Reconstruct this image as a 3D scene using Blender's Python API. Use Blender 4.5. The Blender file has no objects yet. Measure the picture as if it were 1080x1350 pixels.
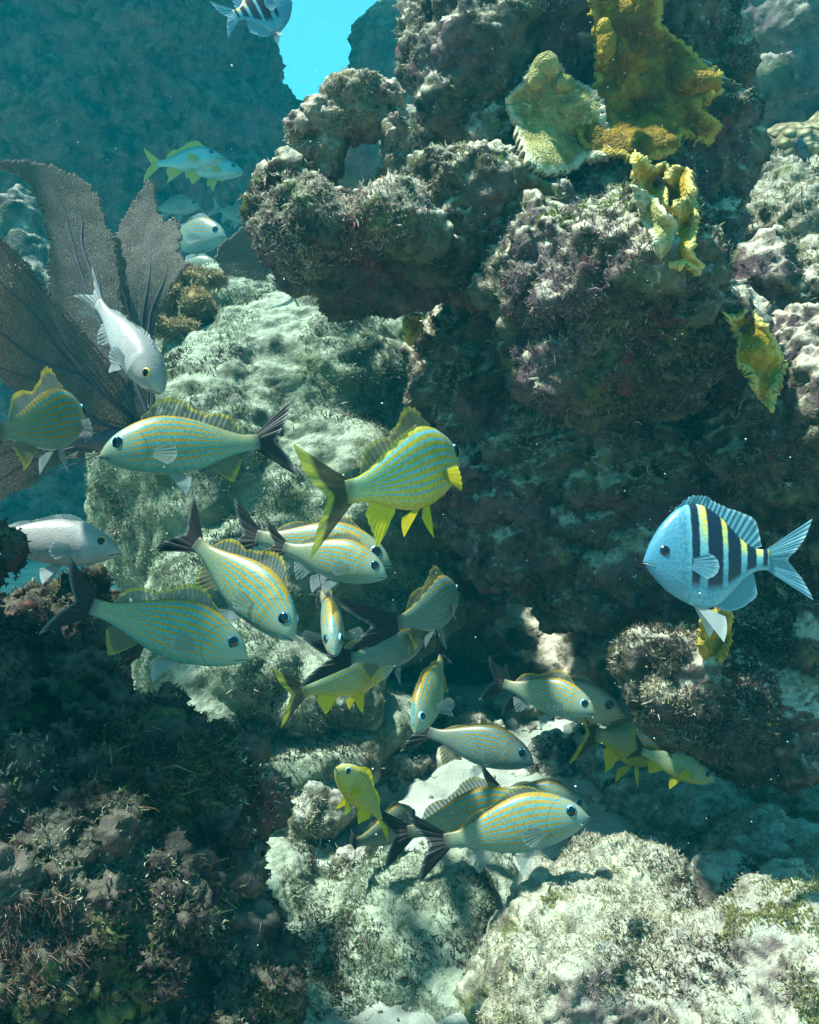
import bpy, bmesh, math, random
import numpy as np
from mathutils import Vector, Matrix
from mathutils.bvhtree import BVHTree

random.seed(7)
rng = np.random.default_rng(7)
S = bpy.context.scene
COL = S.collection

# ------------------------------------------------------------------ camera
FPX = 1158.0                       # focal length in photo pixels (photo 1080 x 1350)
PITCH = math.radians(-6)
cam_d = bpy.data.cameras.new("camera")
cam = bpy.data.objects.new("camera", cam_d)
COL.objects.link(cam)
cam_d.sensor_fit = 'HORIZONTAL'
cam_d.sensor_width = 36.0
cam_d.lens = 36.0 * FPX / 1080.0
cam_d.clip_start = 0.02
cam_d.clip_end = 300
cam.location = (0, 0, 0)
cam.rotation_euler = (math.radians(90) + PITCH, 0, 0)
S.camera = cam

# ------------------------------------------------------------------ light
SUN_TO = Vector((-0.40, -0.08, 0.91)).normalized()      # towards the sun
w = bpy.data.worlds.new("World")
S.world = w
w.use_nodes = True
wn = w.node_tree.nodes
wn.clear()
sky = wn.new("ShaderNodeTexSky")
sky.sky_type = 'NISHITA'
sky.sun_disc = False
sky.sun_elevation = math.asin(SUN_TO.z)
sky.sun_rotation = math.atan2(SUN_TO.x, SUN_TO.y)
bgn = wn.new("ShaderNodeBackground")
bgn.inputs[1].default_value = 0.05
wo = wn.new("ShaderNodeOutputWorld")
w.node_tree.links.new(sky.outputs[0], bgn.inputs[0])
w.node_tree.links.new(bgn.outputs[0], wo.inputs[0])
sun_d = bpy.data.lights.new("sun", 'SUN')
sun_d.energy = 5.0
sun_d.angle = math.radians(3.0)      # blurred by the ruffled water surface
sun_d.color = (0.90, 1.0, 0.92)
sun = bpy.data.objects.new("sun", sun_d)
COL.objects.link(sun)
sun.rotation_euler = (-SUN_TO).to_track_quat('-Z', 'Y').to_euler()
sun.location = SUN_TO * 20
S.view_settings.view_transform = 'Standard'
S.view_settings.look = 'None'
S.view_settings.gamma = 1
S.view_settings.exposure = 1.8
S.render.engine = 'CYCLES'
S.cycles.use_denoising = True
S.cycles.volume_bounces = 1
S.cycles.diffuse_bounces = 1
S.cycles.max_bounces = 8
S.cycles.transparent_max_bounces = 12

# ------------------------------------------------------------------ helpers
CF = Vector((0, math.cos(PITCH), math.sin(PITCH)))
CU = Vector((0, -math.sin(PITCH), math.cos(PITCH)))
CR = Vector((1, 0, 0))
M3 = np.array([CR, CF, CU])        # rows: right, forward, up


def P(px, py, d):
    """world point that the photo shows at pixel (px, py), d metres along the view axis"""
    return CR * ((px - 540) / FPX * d) + CF * d + CU * (-(py - 675) / FPX * d)


def PA(px, py, d):
    px, py, d = np.broadcast_arrays(np.asarray(px, float), np.asarray(py, float), np.asarray(d, float))
    loc = np.stack([(px - 540) / FPX * d, d, -(py - 675) / FPX * d], -1)
    return loc @ M3


def tag(o, label=None, cat=None, group=None, kind=None):
    if label: o['label'] = label
    if cat: o['category'] = cat
    if group: o['group'] = group
    if kind: o['kind'] = kind
    return o


def link(name, me, mat=None, parent=None):
    o = bpy.data.objects.new(name, me)
    COL.objects.link(o)
    if mat is not None:
        me.materials.append(mat)
    if parent is not None:
        o.parent = parent
    return o


def npmesh(name, V, F, smooth=True, attr=None):
    """mesh from numpy verts and a face array (n,3) or (n,4)"""
    me = bpy.data.meshes.new(name)
    V = np.asarray(V, np.float32)
    F = np.asarray(F, np.int32)
    k = F.shape[1]
    me.vertices.add(len(V)); me.vertices.foreach_set('co', V.ravel())
    me.loops.add(F.size); me.loops.foreach_set('vertex_index', F.ravel())
    me.polygons.add(len(F))
    me.polygons.foreach_set('loop_start', np.arange(0, F.size, k, dtype=np.int32))
    if smooth:
        me.polygons.foreach_set('use_smooth', np.ones(len(F), bool))
    me.update(calc_edges=True)
    me.validate()
    if attr is not None:
        a = me.attributes.new('fuv', 'FLOAT_VECTOR', 'POINT')
        a.data.foreach_set('vector', np.asarray(attr, np.float32).ravel())
    return me


def quads(nu, nv, wrap=False):
    i = np.arange(nu - 1)[:, None]
    j = np.arange(nv if wrap else nv - 1)[None, :]
    j2 = (j + 1) % nv
    return np.stack([i * nv + j, (i + 1) * nv + j, (i + 1) * nv + j2, i * nv + j2], -1).reshape(-1, 4)


def crom(xs, ys, x):
    """smooth interpolation through points"""
    xs = np.asarray(xs, float); ys = np.asarray(ys, float)
    m = np.gradient(ys, xs)
    k = np.clip(np.searchsorted(xs, x, side='right') - 1, 0, len(xs) - 2)
    h = xs[k + 1] - xs[k]
    t = np.clip((x - xs[k]) / h, 0, 1)
    return ((2*t**3 - 3*t**2 + 1) * ys[k] + (t**3 - 2*t**2 + t) * h * m[k]
            + (-2*t**3 + 3*t**2) * ys[k+1] + (t**3 - t**2) * h * m[k+1])


# numpy noise ------------------------------------------------------
_G = np.array([[1,1,0],[-1,1,0],[1,-1,0],[-1,-1,0],[1,0,1],[-1,0,1],[1,0,-1],[-1,0,-1],
               [0,1,1],[0,-1,1],[0,1,-1],[0,-1,-1],[1,1,0],[-1,1,0],[0,-1,1],[0,-1,-1]], np.float32)


def _hash(x, y, z, seed):
    h = (x * 73856093) ^ (y * 19349663) ^ (z * 83492791) ^ (seed * 2654435)
    h = (h ^ (h >> 13)) * 1274126177
    return (h ^ (h >> 16)) & 0x7fffffff


def perlin(p, seed=0):
    p = np.asarray(p, np.float32)
    i = np.floor(p).astype(np.int64)
    f = p - i
    u = f * f * f * (f * (f * 6 - 15) + 10)
    r = 0
    for dx in (0, 1):
        wx = u[:, 0] if dx else 1 - u[:, 0]
        for dy in (0, 1):
            wy = u[:, 1] if dy else 1 - u[:, 1]
            for dz in (0, 1):
                wz = u[:, 2] if dz else 1 - u[:, 2]
                g = _G[_hash(i[:, 0] + dx, i[:, 1] + dy, i[:, 2] + dz, seed) & 15]
                r = r + wx * wy * wz * (g[:, 0] * (f[:, 0] - dx) + g[:, 1] * (f[:, 1] - dy) + g[:, 2] * (f[:, 2] - dz))
    return r


def fbm(p, oct=4, seed=0, gain=0.5):
    a, r = 1.0, 0
    for k in range(oct):
        r = r + a * perlin(p * (2.03 ** k), seed + k)
        a *= gain
    return r


def worley(p, seed=0):
    p = np.asarray(p, np.float32)
    i = np.floor(p).astype(np.int64)
    best = np.full(len(p), 9.0, np.float32)
    for dx in (-1, 0, 1):
        for dy in (-1, 0, 1):
            for dz in (-1, 0, 1):
                c = i + (dx, dy, dz)
                h = _hash(c[:, 0], c[:, 1], c[:, 2], seed)
                o = np.stack([(h & 1023), (h >> 10) & 1023, (h >> 20) & 1023], -1) / 1023.0
                best = np.minimum(best, ((c + o - p) ** 2).sum(1))
    return np.sqrt(best)


# ------------------------------------------------------------------ materials
class NT:
    def __init__(self, name):
        self.m = bpy.data.materials.new(name)
        self.m.use_nodes = True
        self.t = self.m.node_tree
        self.t.nodes.clear()
        self.out = self.n('ShaderNodeOutputMaterial')

    def n(self, typ, ins=None, **kw):
        nd = self.t.nodes.new(typ)
        for k, v in kw.items():
            setattr(nd, k, v)
        for k, v in (ins or {}).items():
            self.set(nd.inputs[k], v)
        return nd

    def set(self, sock, v):
        if isinstance(v, bpy.types.NodeSocket):
            self.t.links.new(v, sock)
        elif isinstance(v, (tuple, list)) and len(v) == 3 and len(getattr(sock, 'default_value', (0,))) == 4:
            sock.default_value = (*v, 1)
        else:
            sock.default_value = v

    def math(self, op, a, b=0.0, c=0.0):
        return self.n('ShaderNodeMath', {0: a, 1: b, 2: c}, operation=op).outputs[0]

    def mr(self, v, a, b, c=0.0, d=1.0, smooth=True):
        nd = self.n('ShaderNodeMapRange', {0: v, 1: a, 2: b, 3: c, 4: d})
        nd.interpolation_type = 'SMOOTHSTEP' if smooth else 'LINEAR'
        return nd.outputs[0]

    def mix(self, f, a, b, mode='MIX'):
        nd = self.n('ShaderNodeMixRGB', {0: f, 1: a, 2: b}, blend_type=mode)
        return nd.outputs[0]

    def noise(self, vec, scale, detail=4, rough=0.55, dist=0.0):
        return self.n('ShaderNodeTexNoise', {'Vector': vec, 'Scale': scale, 'Detail': detail,
                                             'Roughness': rough, 'Distortion': dist}).outputs[0]

    def voro(self, vec, scale, feat='F1'):
        return self.n('ShaderNodeTexVoronoi', {'Vector': vec, 'Scale': scale}, feature=feat).outputs['Distance']

    def obj(self):
        return self.n('ShaderNodeTexCoord').outputs['Object']

    def bump(self, h, strength=0.4, dist=0.01, normal=None):
        nd = self.n('ShaderNodeBump', {'Height': h, 'Strength': strength, 'Distance': dist})
        if normal is not None:
            self.set(nd.inputs['Normal'], normal)
        return nd.outputs[0]

    def bsdf(self, col, rough=0.8, normal=None, spec=0.3, **kw):
        b = self.n('ShaderNodeBsdfPrincipled', {'Base Color': col, 'Roughness': rough, 'Specular IOR Level': spec})
        if normal is not None:
            self.set(b.inputs['Normal'], normal)
        for k, v in kw.items():
            self.set(b.inputs[k], v)
        return b.outputs[0]

    def done(self, sh):
        self.t.links.new(sh, self.out.inputs[0])
        return self.m


def rock_mat(name, dark, pale, purple=0.4, green=0.35, red=0.25, sunlit_sediment=(0.5, 0.48, 0.38), sunlit_sed=0.6, seed=0.0, scale=1.0):
    t = NT(name)
    co = t.n('ShaderNodeVectorMath', {0: t.obj(), 1: (seed, seed * 1.7, -seed)}, operation='ADD').outputs[0]
    n1 = t.noise(co, 5 * scale, 5, 0.6, 0.3)
    n2 = t.noise(co, 17 * scale, 8, 0.65, 0.4)
    n3 = t.noise(co, 75 * scale, 6, 0.7)
    n4 = t.noise(t.n('ShaderNodeVectorMath', {0: co, 1: (3.1, 9.2, 5.5)}, operation='ADD').outputs[0], 7 * scale, 7, 0.7, 0.5)
    n5 = t.noise(t.n('ShaderNodeVectorMath', {0: co, 1: (13.1, 2.2, 7.5)}, operation='ADD').outputs[0], 9 * scale, 8, 0.72, 0.6)
    n6 = t.noise(t.n('ShaderNodeVectorMath', {0: co, 1: (1.1, 4.2, 17.5)}, operation='ADD').outputs[0], 11 * scale, 8, 0.72, 0.6)
    vo = t.voro(co, 60 * scale)
    c = t.mix(t.mr(n2, 0.36, 0.62), dark, pale)
    c = t.mix(t.math('MULTIPLY', t.mr(n1, 0.48, 0.62), purple), c, (0.17, 0.095, 0.125))
    c = t.mix(t.math('MULTIPLY', t.mr(n4, 0.52, 0.66), green), c, (0.17, 0.20, 0.045))
    c = t.mix(t.math('MULTIPLY', t.mr(n5, 0.56, 0.68), red), c, (0.16, 0.03, 0.04))
    c = t.mix(t.math('MULTIPLY', t.mr(n6, 0.62, 0.70), red * 0.8), c, (0.36, 0.15, 0.05))
    nz = t.n('ShaderNodeSeparateXYZ', {0: t.n('ShaderNodeNewGeometry').outputs['Normal']}).outputs[2]
    sd = t.mr(t.math('ADD', nz, t.math('MULTIPLY', t.math('SUBTRACT', n2, 0.5), 2.2)), 0.25, 0.95, 0, sunlit_sed)
    c = t.mix(sd, c, sunlit_sediment)  # real silt on upward faces, with sunlit brightness of tops put into it
    c = t.mix(1.0, c, t.n('ShaderNodeCombineColor', {0: t.mr(n3, .25, .75, .62, 1.28), 1: t.mr(n3, .25, .75, .62, 1.28), 2: t.mr(n3, .25, .75, .66, 1.22)}).outputs[0], 'MULTIPLY')
    h = t.math('ADD', t.math('MULTIPLY', n3, 0.8), t.math('MULTIPLY', vo, -0.5))
    h = t.math('ADD', h, t.math('MULTIPLY', t.noise(co, 260 * scale, 4, 0.7), 0.35))
    return t.done(t.bsdf(c, 0.9, t.bump(h, 0.9, 0.012), 0.15))


def turf_mat(name, cols):
    t = NT(name)
    r = t.n('ShaderNodeNewGeometry').outputs['Random Per Island']
    rp = t.n('ShaderNodeValToRGB', {0: r})
    el = rp.color_ramp.elements
    rp.color_ramp.interpolation = 'CONSTANT'
    el[0].position = 0; el[0].color = (*cols[0], 1)
    el[1].position = 1 / len(cols); el[1].color = (*cols[1], 1)
    for k in range(2, len(cols)):
        e = el.new(k / len(cols)); e.color = (*cols[k], 1)
    b = t.bsdf(rp.outputs[0], 0.8, None, 0.2)
    tr = t.n('ShaderNodeBsdfTranslucent', {0: rp.outputs[0]}).outputs[0]
    return t.done(t.n('ShaderNodeMixShader', {0: 0.3, 1: b, 2: tr}).outputs[0])


# ------------------------------------------------------------------ rocks
_ico = bmesh.new()
bmesh.ops.create_icosphere(_ico, subdivisions=3, radius=1)
ICO_V = np.array([v.co for v in _ico.verts]); ICO_F = np.array([[v.index for v in f.verts] for f in _ico.faces])
_ico.free()
_ico = bmesh.new(); bmesh.ops.create_icosphere(_ico, subdivisions=1, radius=1)
SMALL_V = np.array([v.co for v in _ico.verts]); SMALL_F = np.array([[v.index for v in f.verts] for f in _ico.faces]); _ico.free()


def remeshed(V, F, voxel, smooth):
    me = npmesh('tmp', V, F)
    o = bpy.data.objects.new('tmp', me)
    COL.objects.link(o)
    m = o.modifiers.new('r', 'REMESH'); m.mode = 'VOXEL'; m.voxel_size = voxel
    if smooth:
        s = o.modifiers.new('s', 'SMOOTH'); s.factor = 0.5; s.iterations = smooth
    dg = bpy.context.evaluated_depsgraph_get()
    r = bpy.data.meshes.new_from_object(o.evaluated_get(dg), depsgraph=dg)
    bpy.data.objects.remove(o); bpy.data.meshes.remove(me)
    return r


def get_vn(me):
    n = len(me.vertices)
    v = np.empty(n * 3, np.float32); me.vertices.foreach_get('co', v)
    me.update()
    nn = np.empty(n * 3, np.float32); me.vertex_normals.foreach_get('vector', nn)
    return v.reshape(-1, 3), nn.reshape(-1, 3)


def set_v(me, V):
    me.vertices.foreach_set('co', np.asarray(V, np.float32).ravel()); me.update()


def blob_mesh(blobs, voxel, smooth=8, amp=1.0, seed=0, freq=1.0, fine=1.0):
    Vs, Fs, k = [], [], 0
    for b in blobs:
        px, py, d, rx, ry, rd = b[:6]
        c = np.array(P(px, py, d))
        loc = ICO_V * np.array([rx / FPX * d, rd, ry / FPX * d])
        if len(b) > 6:                        # tilt in the picture plane, degrees
            a = math.radians(b[6]); ca, sa = math.cos(a), math.sin(a)
            loc = np.stack([loc[:, 0] * ca - loc[:, 2] * sa, loc[:, 1], loc[:, 0] * sa + loc[:, 2] * ca], -1)
        Vs.append(loc @ M3 + c); Fs.append(ICO_F + k); k += len(ICO_V)
    me = remeshed(np.concatenate(Vs), np.concatenate(Fs), voxel, smooth)
    V, N = get_vn(me)
    V = V + N * (amp * (0.045 * fbm(V * 5.0 * freq, 3, seed) + 0.022 * (np.abs(perlin(V * 13 * freq, seed + 9)) * 2 - 0.5)))[:, None]
    set_v(me, V)
    V, N = get_vn(me)
    wl = worley(V * 16 * freq + 0.2 * perlin(V * 20, seed)[:, None], seed + 4)
    pits = np.clip(0.42 - worley(V * 24 * freq, seed + 31), 0, 1) * (perlin(V * 7 * freq, seed + 50) > -0.05)
    V = V + N * (amp * fine * (0.020 * (0.55 - wl) - 0.045 * pits + 0.011 * fbm(V * 34 * freq, 3, seed + 20, 0.6)))[:, None]
    set_v(me, V)
    V, N = get_vn(me)
    V = V + N * (amp * fine * (0.0055 * fbm(V * 110 * freq, 3, seed + 60, 0.65) + 0.004 * (0.5 - worley(V * 85 * freq, seed + 70))))[:, None]
    set_v(me, V)
    me.polygons.foreach_set('use_smooth', np.ones(len(me.polygons), bool))
    return me


def in_poly(px, py, poly):
    poly = np.asarray(poly, float)
    r = np.zeros(px.shape, bool)
    x1, y1 = poly[-1]
    for x2, y2 in poly:
        c = ((y1 > py) != (y2 > py)) & (px < (x2 - x1) * (py - y1) / (y2 - y1 + 1e-9) + x1)
        r ^= c
        x1, y1 = x2, y2
    return r


CRUST = [[(775, -20), (790, -30), (870, -30), (868, 30), (905, 60), (925, 85), (950, 100), (948, 125), (925, 140), (948, 165), (935, 190), (900, 180), (880, 205), (850, 215), (800, 205), (770, 200), (750, 150), (785, 110), (785, 80), (782, 40)],
         [(664, 132), (690, 108), (705, 80), (735, 82), (752, 105), (790, 125), (800, 160), (810, 205), (775, 212), (745, 228), (715, 232), (690, 215), (680, 165)]]


def turf(parent, me, mat, n, size, seed=0, mask_freq=9, mask_lo=-0.05, blades=4, nz_bias=None, name='algae_turf', along=None, spread=0.8, wid=0.12, avoid=(), only=None):
    """thousands of little algae blades growing on a rock"""
    V, N = get_vn(me)
    g = np.random.default_rng(seed)
    k = perlin(V * mask_freq, seed + 3) + 0.5 * perlin(V * mask_freq * 3, seed + 4)
    wgt = np.clip(k - mask_lo, 0, None) ** 0.6
    wgt *= ((N @ np.array(CF)) < 0.45)
    if nz_bias is not None:
        wgt *= np.clip((N[:, 2] - nz_bias[0]) / (nz_bias[1] - nz_bias[0]), 0, 1)
    if avoid or only:
        dd = V @ M3[1]
        px, py = V @ M3[0] / dd * FPX + 540, -(V @ M3[2]) / dd * FPX + 675
        for pl in avoid:
            wgt *= ~in_poly(px, py, pl)
        if only:
            wgt *= in_poly(px, py, only)
    if wgt.sum() <= 0:
        return None
    idx = g.choice(len(V), n, p=wgt / wgt.sum())
    p = np.repeat(V[idx], blades, 0); nn = np.repeat(N[idx], blades, 0)
    m = len(p)
    p = p + g.normal(0, size * 0.35, (m, 3)) * 0.7
    d = nn + g.normal(0, spread, (m, 3))
    if along is not None:
        d = d + np.array(along)
    d /= np.linalg.norm(d, axis=1, keepdims=True) + 1e-6
    L = size * np.exp(g.normal(0, 0.45, m))[:, None]
    sd = np.cross(d, g.normal(0, 1, (m, 3))); sd /= np.linalg.norm(sd, axis=1, keepdims=True) + 1e-6
    wv = L * wid
    b0 = p - d * L * 0.15
    mid = p + d * L * 0.55 + g.normal(0, 0.12, (m, 3)) * L
    tip = p + d * L + g.normal(0, 0.22, (m, 3)) * L
    VV = np.stack([b0 - sd * wv * 0.5, b0 + sd * wv * 0.5, mid + sd * wv, tip, mid - sd * wv], 1).reshape(-1, 3)
    base = np.arange(m) * 5
    F = np.concatenate([np.stack([base, base + 1, base + 2], 1), np.stack([base, base + 2, base + 4], 1), np.stack([base + 4, base + 2, base + 3], 1)])
    o = link(name, npmesh(name, VV, F, smooth=False), mat, parent)
    o['kind'] = 'stuff'
    return o


def bvh_of(*meshes):
    Vs, Fs, k = [], [], 0
    for me in meshes:
        V, _ = get_vn(me)
        Vs.append(V)
        for p in me.polygons:
            Fs.append([i + k for i in p.vertices])
        k += len(V)
    return BVHTree.FromPolygons(np.concatenate(Vs).tolist(), Fs)


# ------------------------------------------------------------------ sea bed
BEIGE_D, BEIGE_P = (0.10, 0.095, 0.07), (0.36, 0.35, 0.27)
M_MAIN = rock_mat('reef_rock_crust', (0.025, 0.022, 0.017), (0.15, 0.13, 0.095), 0.55, 0.5, 0.9, (0.62, 0.57, 0.43), 0.9, 0.0)
M_ARCH = rock_mat('pinkish_crust', (0.10, 0.07, 0.05), (0.36, 0.29, 0.22), 0.6, 0.5, 0.7, (0.66, 0.58, 0.46), 0.9, 2.0, 1.3)
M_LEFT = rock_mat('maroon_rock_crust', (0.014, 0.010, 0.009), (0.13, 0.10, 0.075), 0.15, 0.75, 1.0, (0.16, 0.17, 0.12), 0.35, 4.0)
M_SLOPE = rock_mat('algae_dusted_rock', (0.10, 0.12, 0.075), (0.25, 0.29, 0.20), 0.15, 0.5, 0.12, (0.36, 0.42, 0.31), 0.9, 8.0)
M_PALE = rock_mat('bleached_rock', (0.13, 0.12, 0.08), (0.38, 0.37, 0.27), 0.5, 0.65, 0.35, (0.46, 0.47, 0.36), 0.75, 12.0)
M_RUB = rock_mat('rubble_crust', (0.15, 0.14, 0.10), (0.36, 0.37, 0.29), 0.25, 0.3, 0.15, (0.50, 0.53, 0.44), 0.85, 15.0, 1.3)
M_FAR = rock_mat('distant_rock', (0.025, 0.025, 0.025), (0.15, 0.145, 0.12), 0.4, 0.3, 0.4, (0.36, 0.35, 0.28), 0.6, 21.0, 0.5)
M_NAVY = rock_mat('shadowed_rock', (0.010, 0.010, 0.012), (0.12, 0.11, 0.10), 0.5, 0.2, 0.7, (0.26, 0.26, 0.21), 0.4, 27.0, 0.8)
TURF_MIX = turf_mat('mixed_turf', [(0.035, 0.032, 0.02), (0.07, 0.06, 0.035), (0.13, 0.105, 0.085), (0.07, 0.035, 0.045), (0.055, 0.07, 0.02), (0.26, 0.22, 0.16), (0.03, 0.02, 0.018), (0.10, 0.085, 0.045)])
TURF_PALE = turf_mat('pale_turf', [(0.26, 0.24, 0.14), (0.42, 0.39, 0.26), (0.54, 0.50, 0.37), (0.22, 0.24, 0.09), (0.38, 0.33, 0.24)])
TURF_SILT = turf_mat('silted_turf', [(0.15, 0.19, 0.11), (0.25, 0.30, 0.19), (0.33, 0.39, 0.27), (0.10, 0.14, 0.06), (0.19, 0.22, 0.15)])
TURF_OLIVE = turf_mat('olive_turf', [(0.16, 0.17, 0.03), (0.24, 0.24, 0.05), (0.09, 0.10, 0.03), (0.30, 0.27, 0.12), (0.20, 0.22, 0.10)])
TURF_GREEN = turf_mat('green_turf', [(0.10, 0.17, 0.03), (0.16, 0.24, 0.04), (0.07, 0.10, 0.03), (0.22, 0.26, 0.05)])
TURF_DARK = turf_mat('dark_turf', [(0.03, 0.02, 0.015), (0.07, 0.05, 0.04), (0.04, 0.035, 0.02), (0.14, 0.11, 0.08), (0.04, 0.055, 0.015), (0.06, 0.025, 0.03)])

# sand: a graded sheet reaching the horizon
ns = 420
tu = np.linspace(-1, 1, ns)
gx = np.sinh(tu * 5.2) / np.sinh(5.2) * 28
ty = np.linspace(-0.62, 1, ns)
gy = np.sinh(ty * 5.2) / np.sinh(5.2) * 28 + 1.2
X, Y = np.meshgrid(gx, gy, indexing='ij')
xy = np.stack([X.ravel(), Y.ravel(), np.zeros(X.size)], -1)
dist = np.hypot(X.ravel(), Y.ravel())
Zg = -0.665 + 0.05 * fbm(xy * 2.3, 3, 90) + 0.02 * fbm(xy * 11, 4, 91) * np.clip(2.5 - dist, 0, 1) \
     + 0.008 * np.abs(fbm(xy * 40, 3, 92)) * np.clip(2.5 - dist, 0, 1) - 0.05 * np.clip(dist - 2.5, 0, 10) * 0.5
V = np.stack([X.ravel(), Y.ravel(), Zg], -1)
t = NT('coral_sand')
co = t.obj()
c = t.mix(t.mr(t.noise(co, 9, 8, 0.7), 0.4, 0.65), (0.29, 0.33, 0.27), (0.42, 0.47, 0.40))
c = t.mix(t.math('MULTIPLY', t.mr(t.noise(co, 300, 3, 0.7), 0.5, 0.7), 0.5), c, (0.25, 0.24, 0.19))
M_SAND = t.done(t.bsdf(c, 0.95, t.bump(t.math('ADD', t.noise(co, 60, 6, 0.7), t.noise(co, 300, 3, 0.7)), 0.6, 0.008), 0.1))
o = link('sea_floor', npmesh('sea_floor', V, quads(ns, ns)), M_SAND)
tag(o, 'pale coral sand on the sea floor between the rocks', 'sand', kind='structure')

# ------------------------------------------------------------------ big rocks
def rock(name, blobs, voxel, mat, label, cat='rock', smooth=8, amp=1.0, seed=0, freq=1.0, group=None, fine=1.0):
    me = blob_mesh(blobs, voxel, smooth, amp, seed, freq, fine)
    o = link(name, me, mat)
    tag(o, label, cat, group)
    return o, me


main_blobs = [
    (640, 95, 1.45, 98, 105, .2), (600, 60, 1.42, 60, 60, .13), (585, 140, 1.42, 38, 60, .1), (760, 30, 1.5, 200, 165, .25), (870, 40, 1.5, 80, 110, .2), (940, 95, 1.45, 46, 62, .09),
    (700, 200, 1.5, 130, 120, .2), (880, 230, 1.55, 95, 140, .2), (915, 310, 1.55, 66, 120, .18), (800, 300, 1.5, 150, 130, .2),
    (620, 295, 1.32, 130, 72, .2), (490, 318, 1.24, 112, 54, .16), (420, 308, 1.2, 58, 66, .13), (392, 258, 1.24, 42, 34, .09),
    (520, 340, 1.26, 112, 56, .16), (372, 300, 1.22, 26, 46, .07), (620, 330, 1.32, 110, 75, .16),
    (800, 390, 1.17, 150, 110, .22), (715, 345, 1.17, 66, 68, .15), (870, 425, 1.17, 92, 105, .18), (765, 465, 1.2, 100, 78, .17),
    (750, 620, 1.5, 180, 150, .25), (640, 520, 1.52, 100, 140, .2), (595, 480, 1.55, 62, 75, .15), (620, 590, 1.58, 72, 90, .15),
    (900, 640, 1.48, 190, 170, .25), (860, 725, 1.46, 180, 95, .2), (710, 700, 1.45, 95, 72, .15), (1020, 560, 1.25, 100, 140, .2), (1075, 720, 1.27, 85, 120, .2),
    (1010, 420, 1.35, 60, 90, .15), (960, 800, 1.45, 160, 80, .2), (740, 330, 1.95, 180, 290, .42), (860, 620, 1.9, 180, 200, .4), (780, 780, 1.42, 70, 50, .1), (660, 745, 1.42, 35, 32, .06),
]
# shift of the outline added by noise is small; the arch is part of the same mass
arch_blobs = [
    (430, 168, 1.24, 34, 30, .055), (398, 172, 1.23, 20, 15, .04), (470, 140, 1.24, 46, 30, .055), (492, 118, 1.24, 22, 14, .045),
    (520, 185, 1.24, 20, 50, .05), (432, 212, 1.24, 22, 40, .05), (525, 228, 1.25, 26, 26, .05), (478, 160, 1.24, 42, 22, .05), (470, 272, 1.24, 60, 14, .06),
    (510, 140, 1.24, 26, 26, .05), (408, 205, 1.24, 14, 14, .04),
]
main, main_me = rock('overhanging_reef_rock', main_blobs, 0.0048, M_MAIN,
                     'huge crusted reef boulder overhanging a dark hollow, with a looped knob at its outer end', 'reef rock', seed=11)
arch_me = blob_mesh(arch_blobs, 0.0028, 3, 0.26, 17, 1.6, 2.2)
arch = link('stone_arch', arch_me, M_ARCH, main)
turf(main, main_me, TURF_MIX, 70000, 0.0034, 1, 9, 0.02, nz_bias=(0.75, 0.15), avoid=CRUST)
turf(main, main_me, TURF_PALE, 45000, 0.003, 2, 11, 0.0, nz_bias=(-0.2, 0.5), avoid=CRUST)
turf(main, main_me, TURF_GREEN, 5000, 0.004, 3, 5, 0.3, nz_bias=(0.0, 0.5), avoid=CRUST)
TURF_PURPLE = turf_mat('purple_turf', [(0.13, 0.075, 0.10), (0.24, 0.16, 0.19), (0.07, 0.035, 0.05), (0.38, 0.31, 0.30), (0.14, 0.115, 0.075)])
TURF_RED = turf_mat('maroon_turf', [(0.16, 0.02, 0.04), (0.09, 0.015, 0.03), (0.26, 0.07, 0.07), (0.20, 0.12, 0.10)])
turf(main, main_me, TURF_PURPLE, 42000, 0.0030, 21, 8, -0.1, only=[(640, 300), (760, 270), (900, 320), (980, 430), (950, 560), (800, 590), (700, 520), (640, 420)], avoid=CRUST)
turf(main, main_me, TURF_RED, 7000, 0.0034, 22, 10, 0.1, only=[(480, 270), (660, 260), (680, 420), (560, 400), (440, 400), (380, 370)])
TURF_PINK = turf_mat('pinkish_turf', [(0.46, 0.38, 0.32), (0.36, 0.27, 0.26), (0.54, 0.47, 0.37), (0.28, 0.20, 0.14), (0.40, 0.36, 0.26)])
turf(main, main_me, TURF_PINK, 22000, 0.0026, 23, 10, -0.1, only=[(335, 215), (450, 235), (560, 215), (620, 250), (560, 310), (470, 340), (400, 390), (335, 320)])
turf(arch, arch_me, TURF_PALE, 2500, 0.0022, 4, 14, 0.05)

hang, hang_me = rock('fuzzy_boulder', [(880, 900, 1.1, 70, 82, .1), (935, 930, 1.13, 90, 66, .11), (1010, 950, 1.18, 90, 80, .12), (1050, 860, 1.22, 80, 130, .12), (850, 880, 1.1, 42, 60, .07)],
                     0.0045, M_MAIN, 'rounded boulder fuzzy with purple grey turf, under the overhang below the black striped fish', 'rock', seed=23, amp=0.7)
turf(hang, hang_me, TURF_MIX, 34000, 0.0033, 5, 9, -0.3)
turf(hang, hang_me, TURF_PALE, 9000, 0.0035, 6, 9, -0.1, nz_bias=(-0.2, 0.6))

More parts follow.
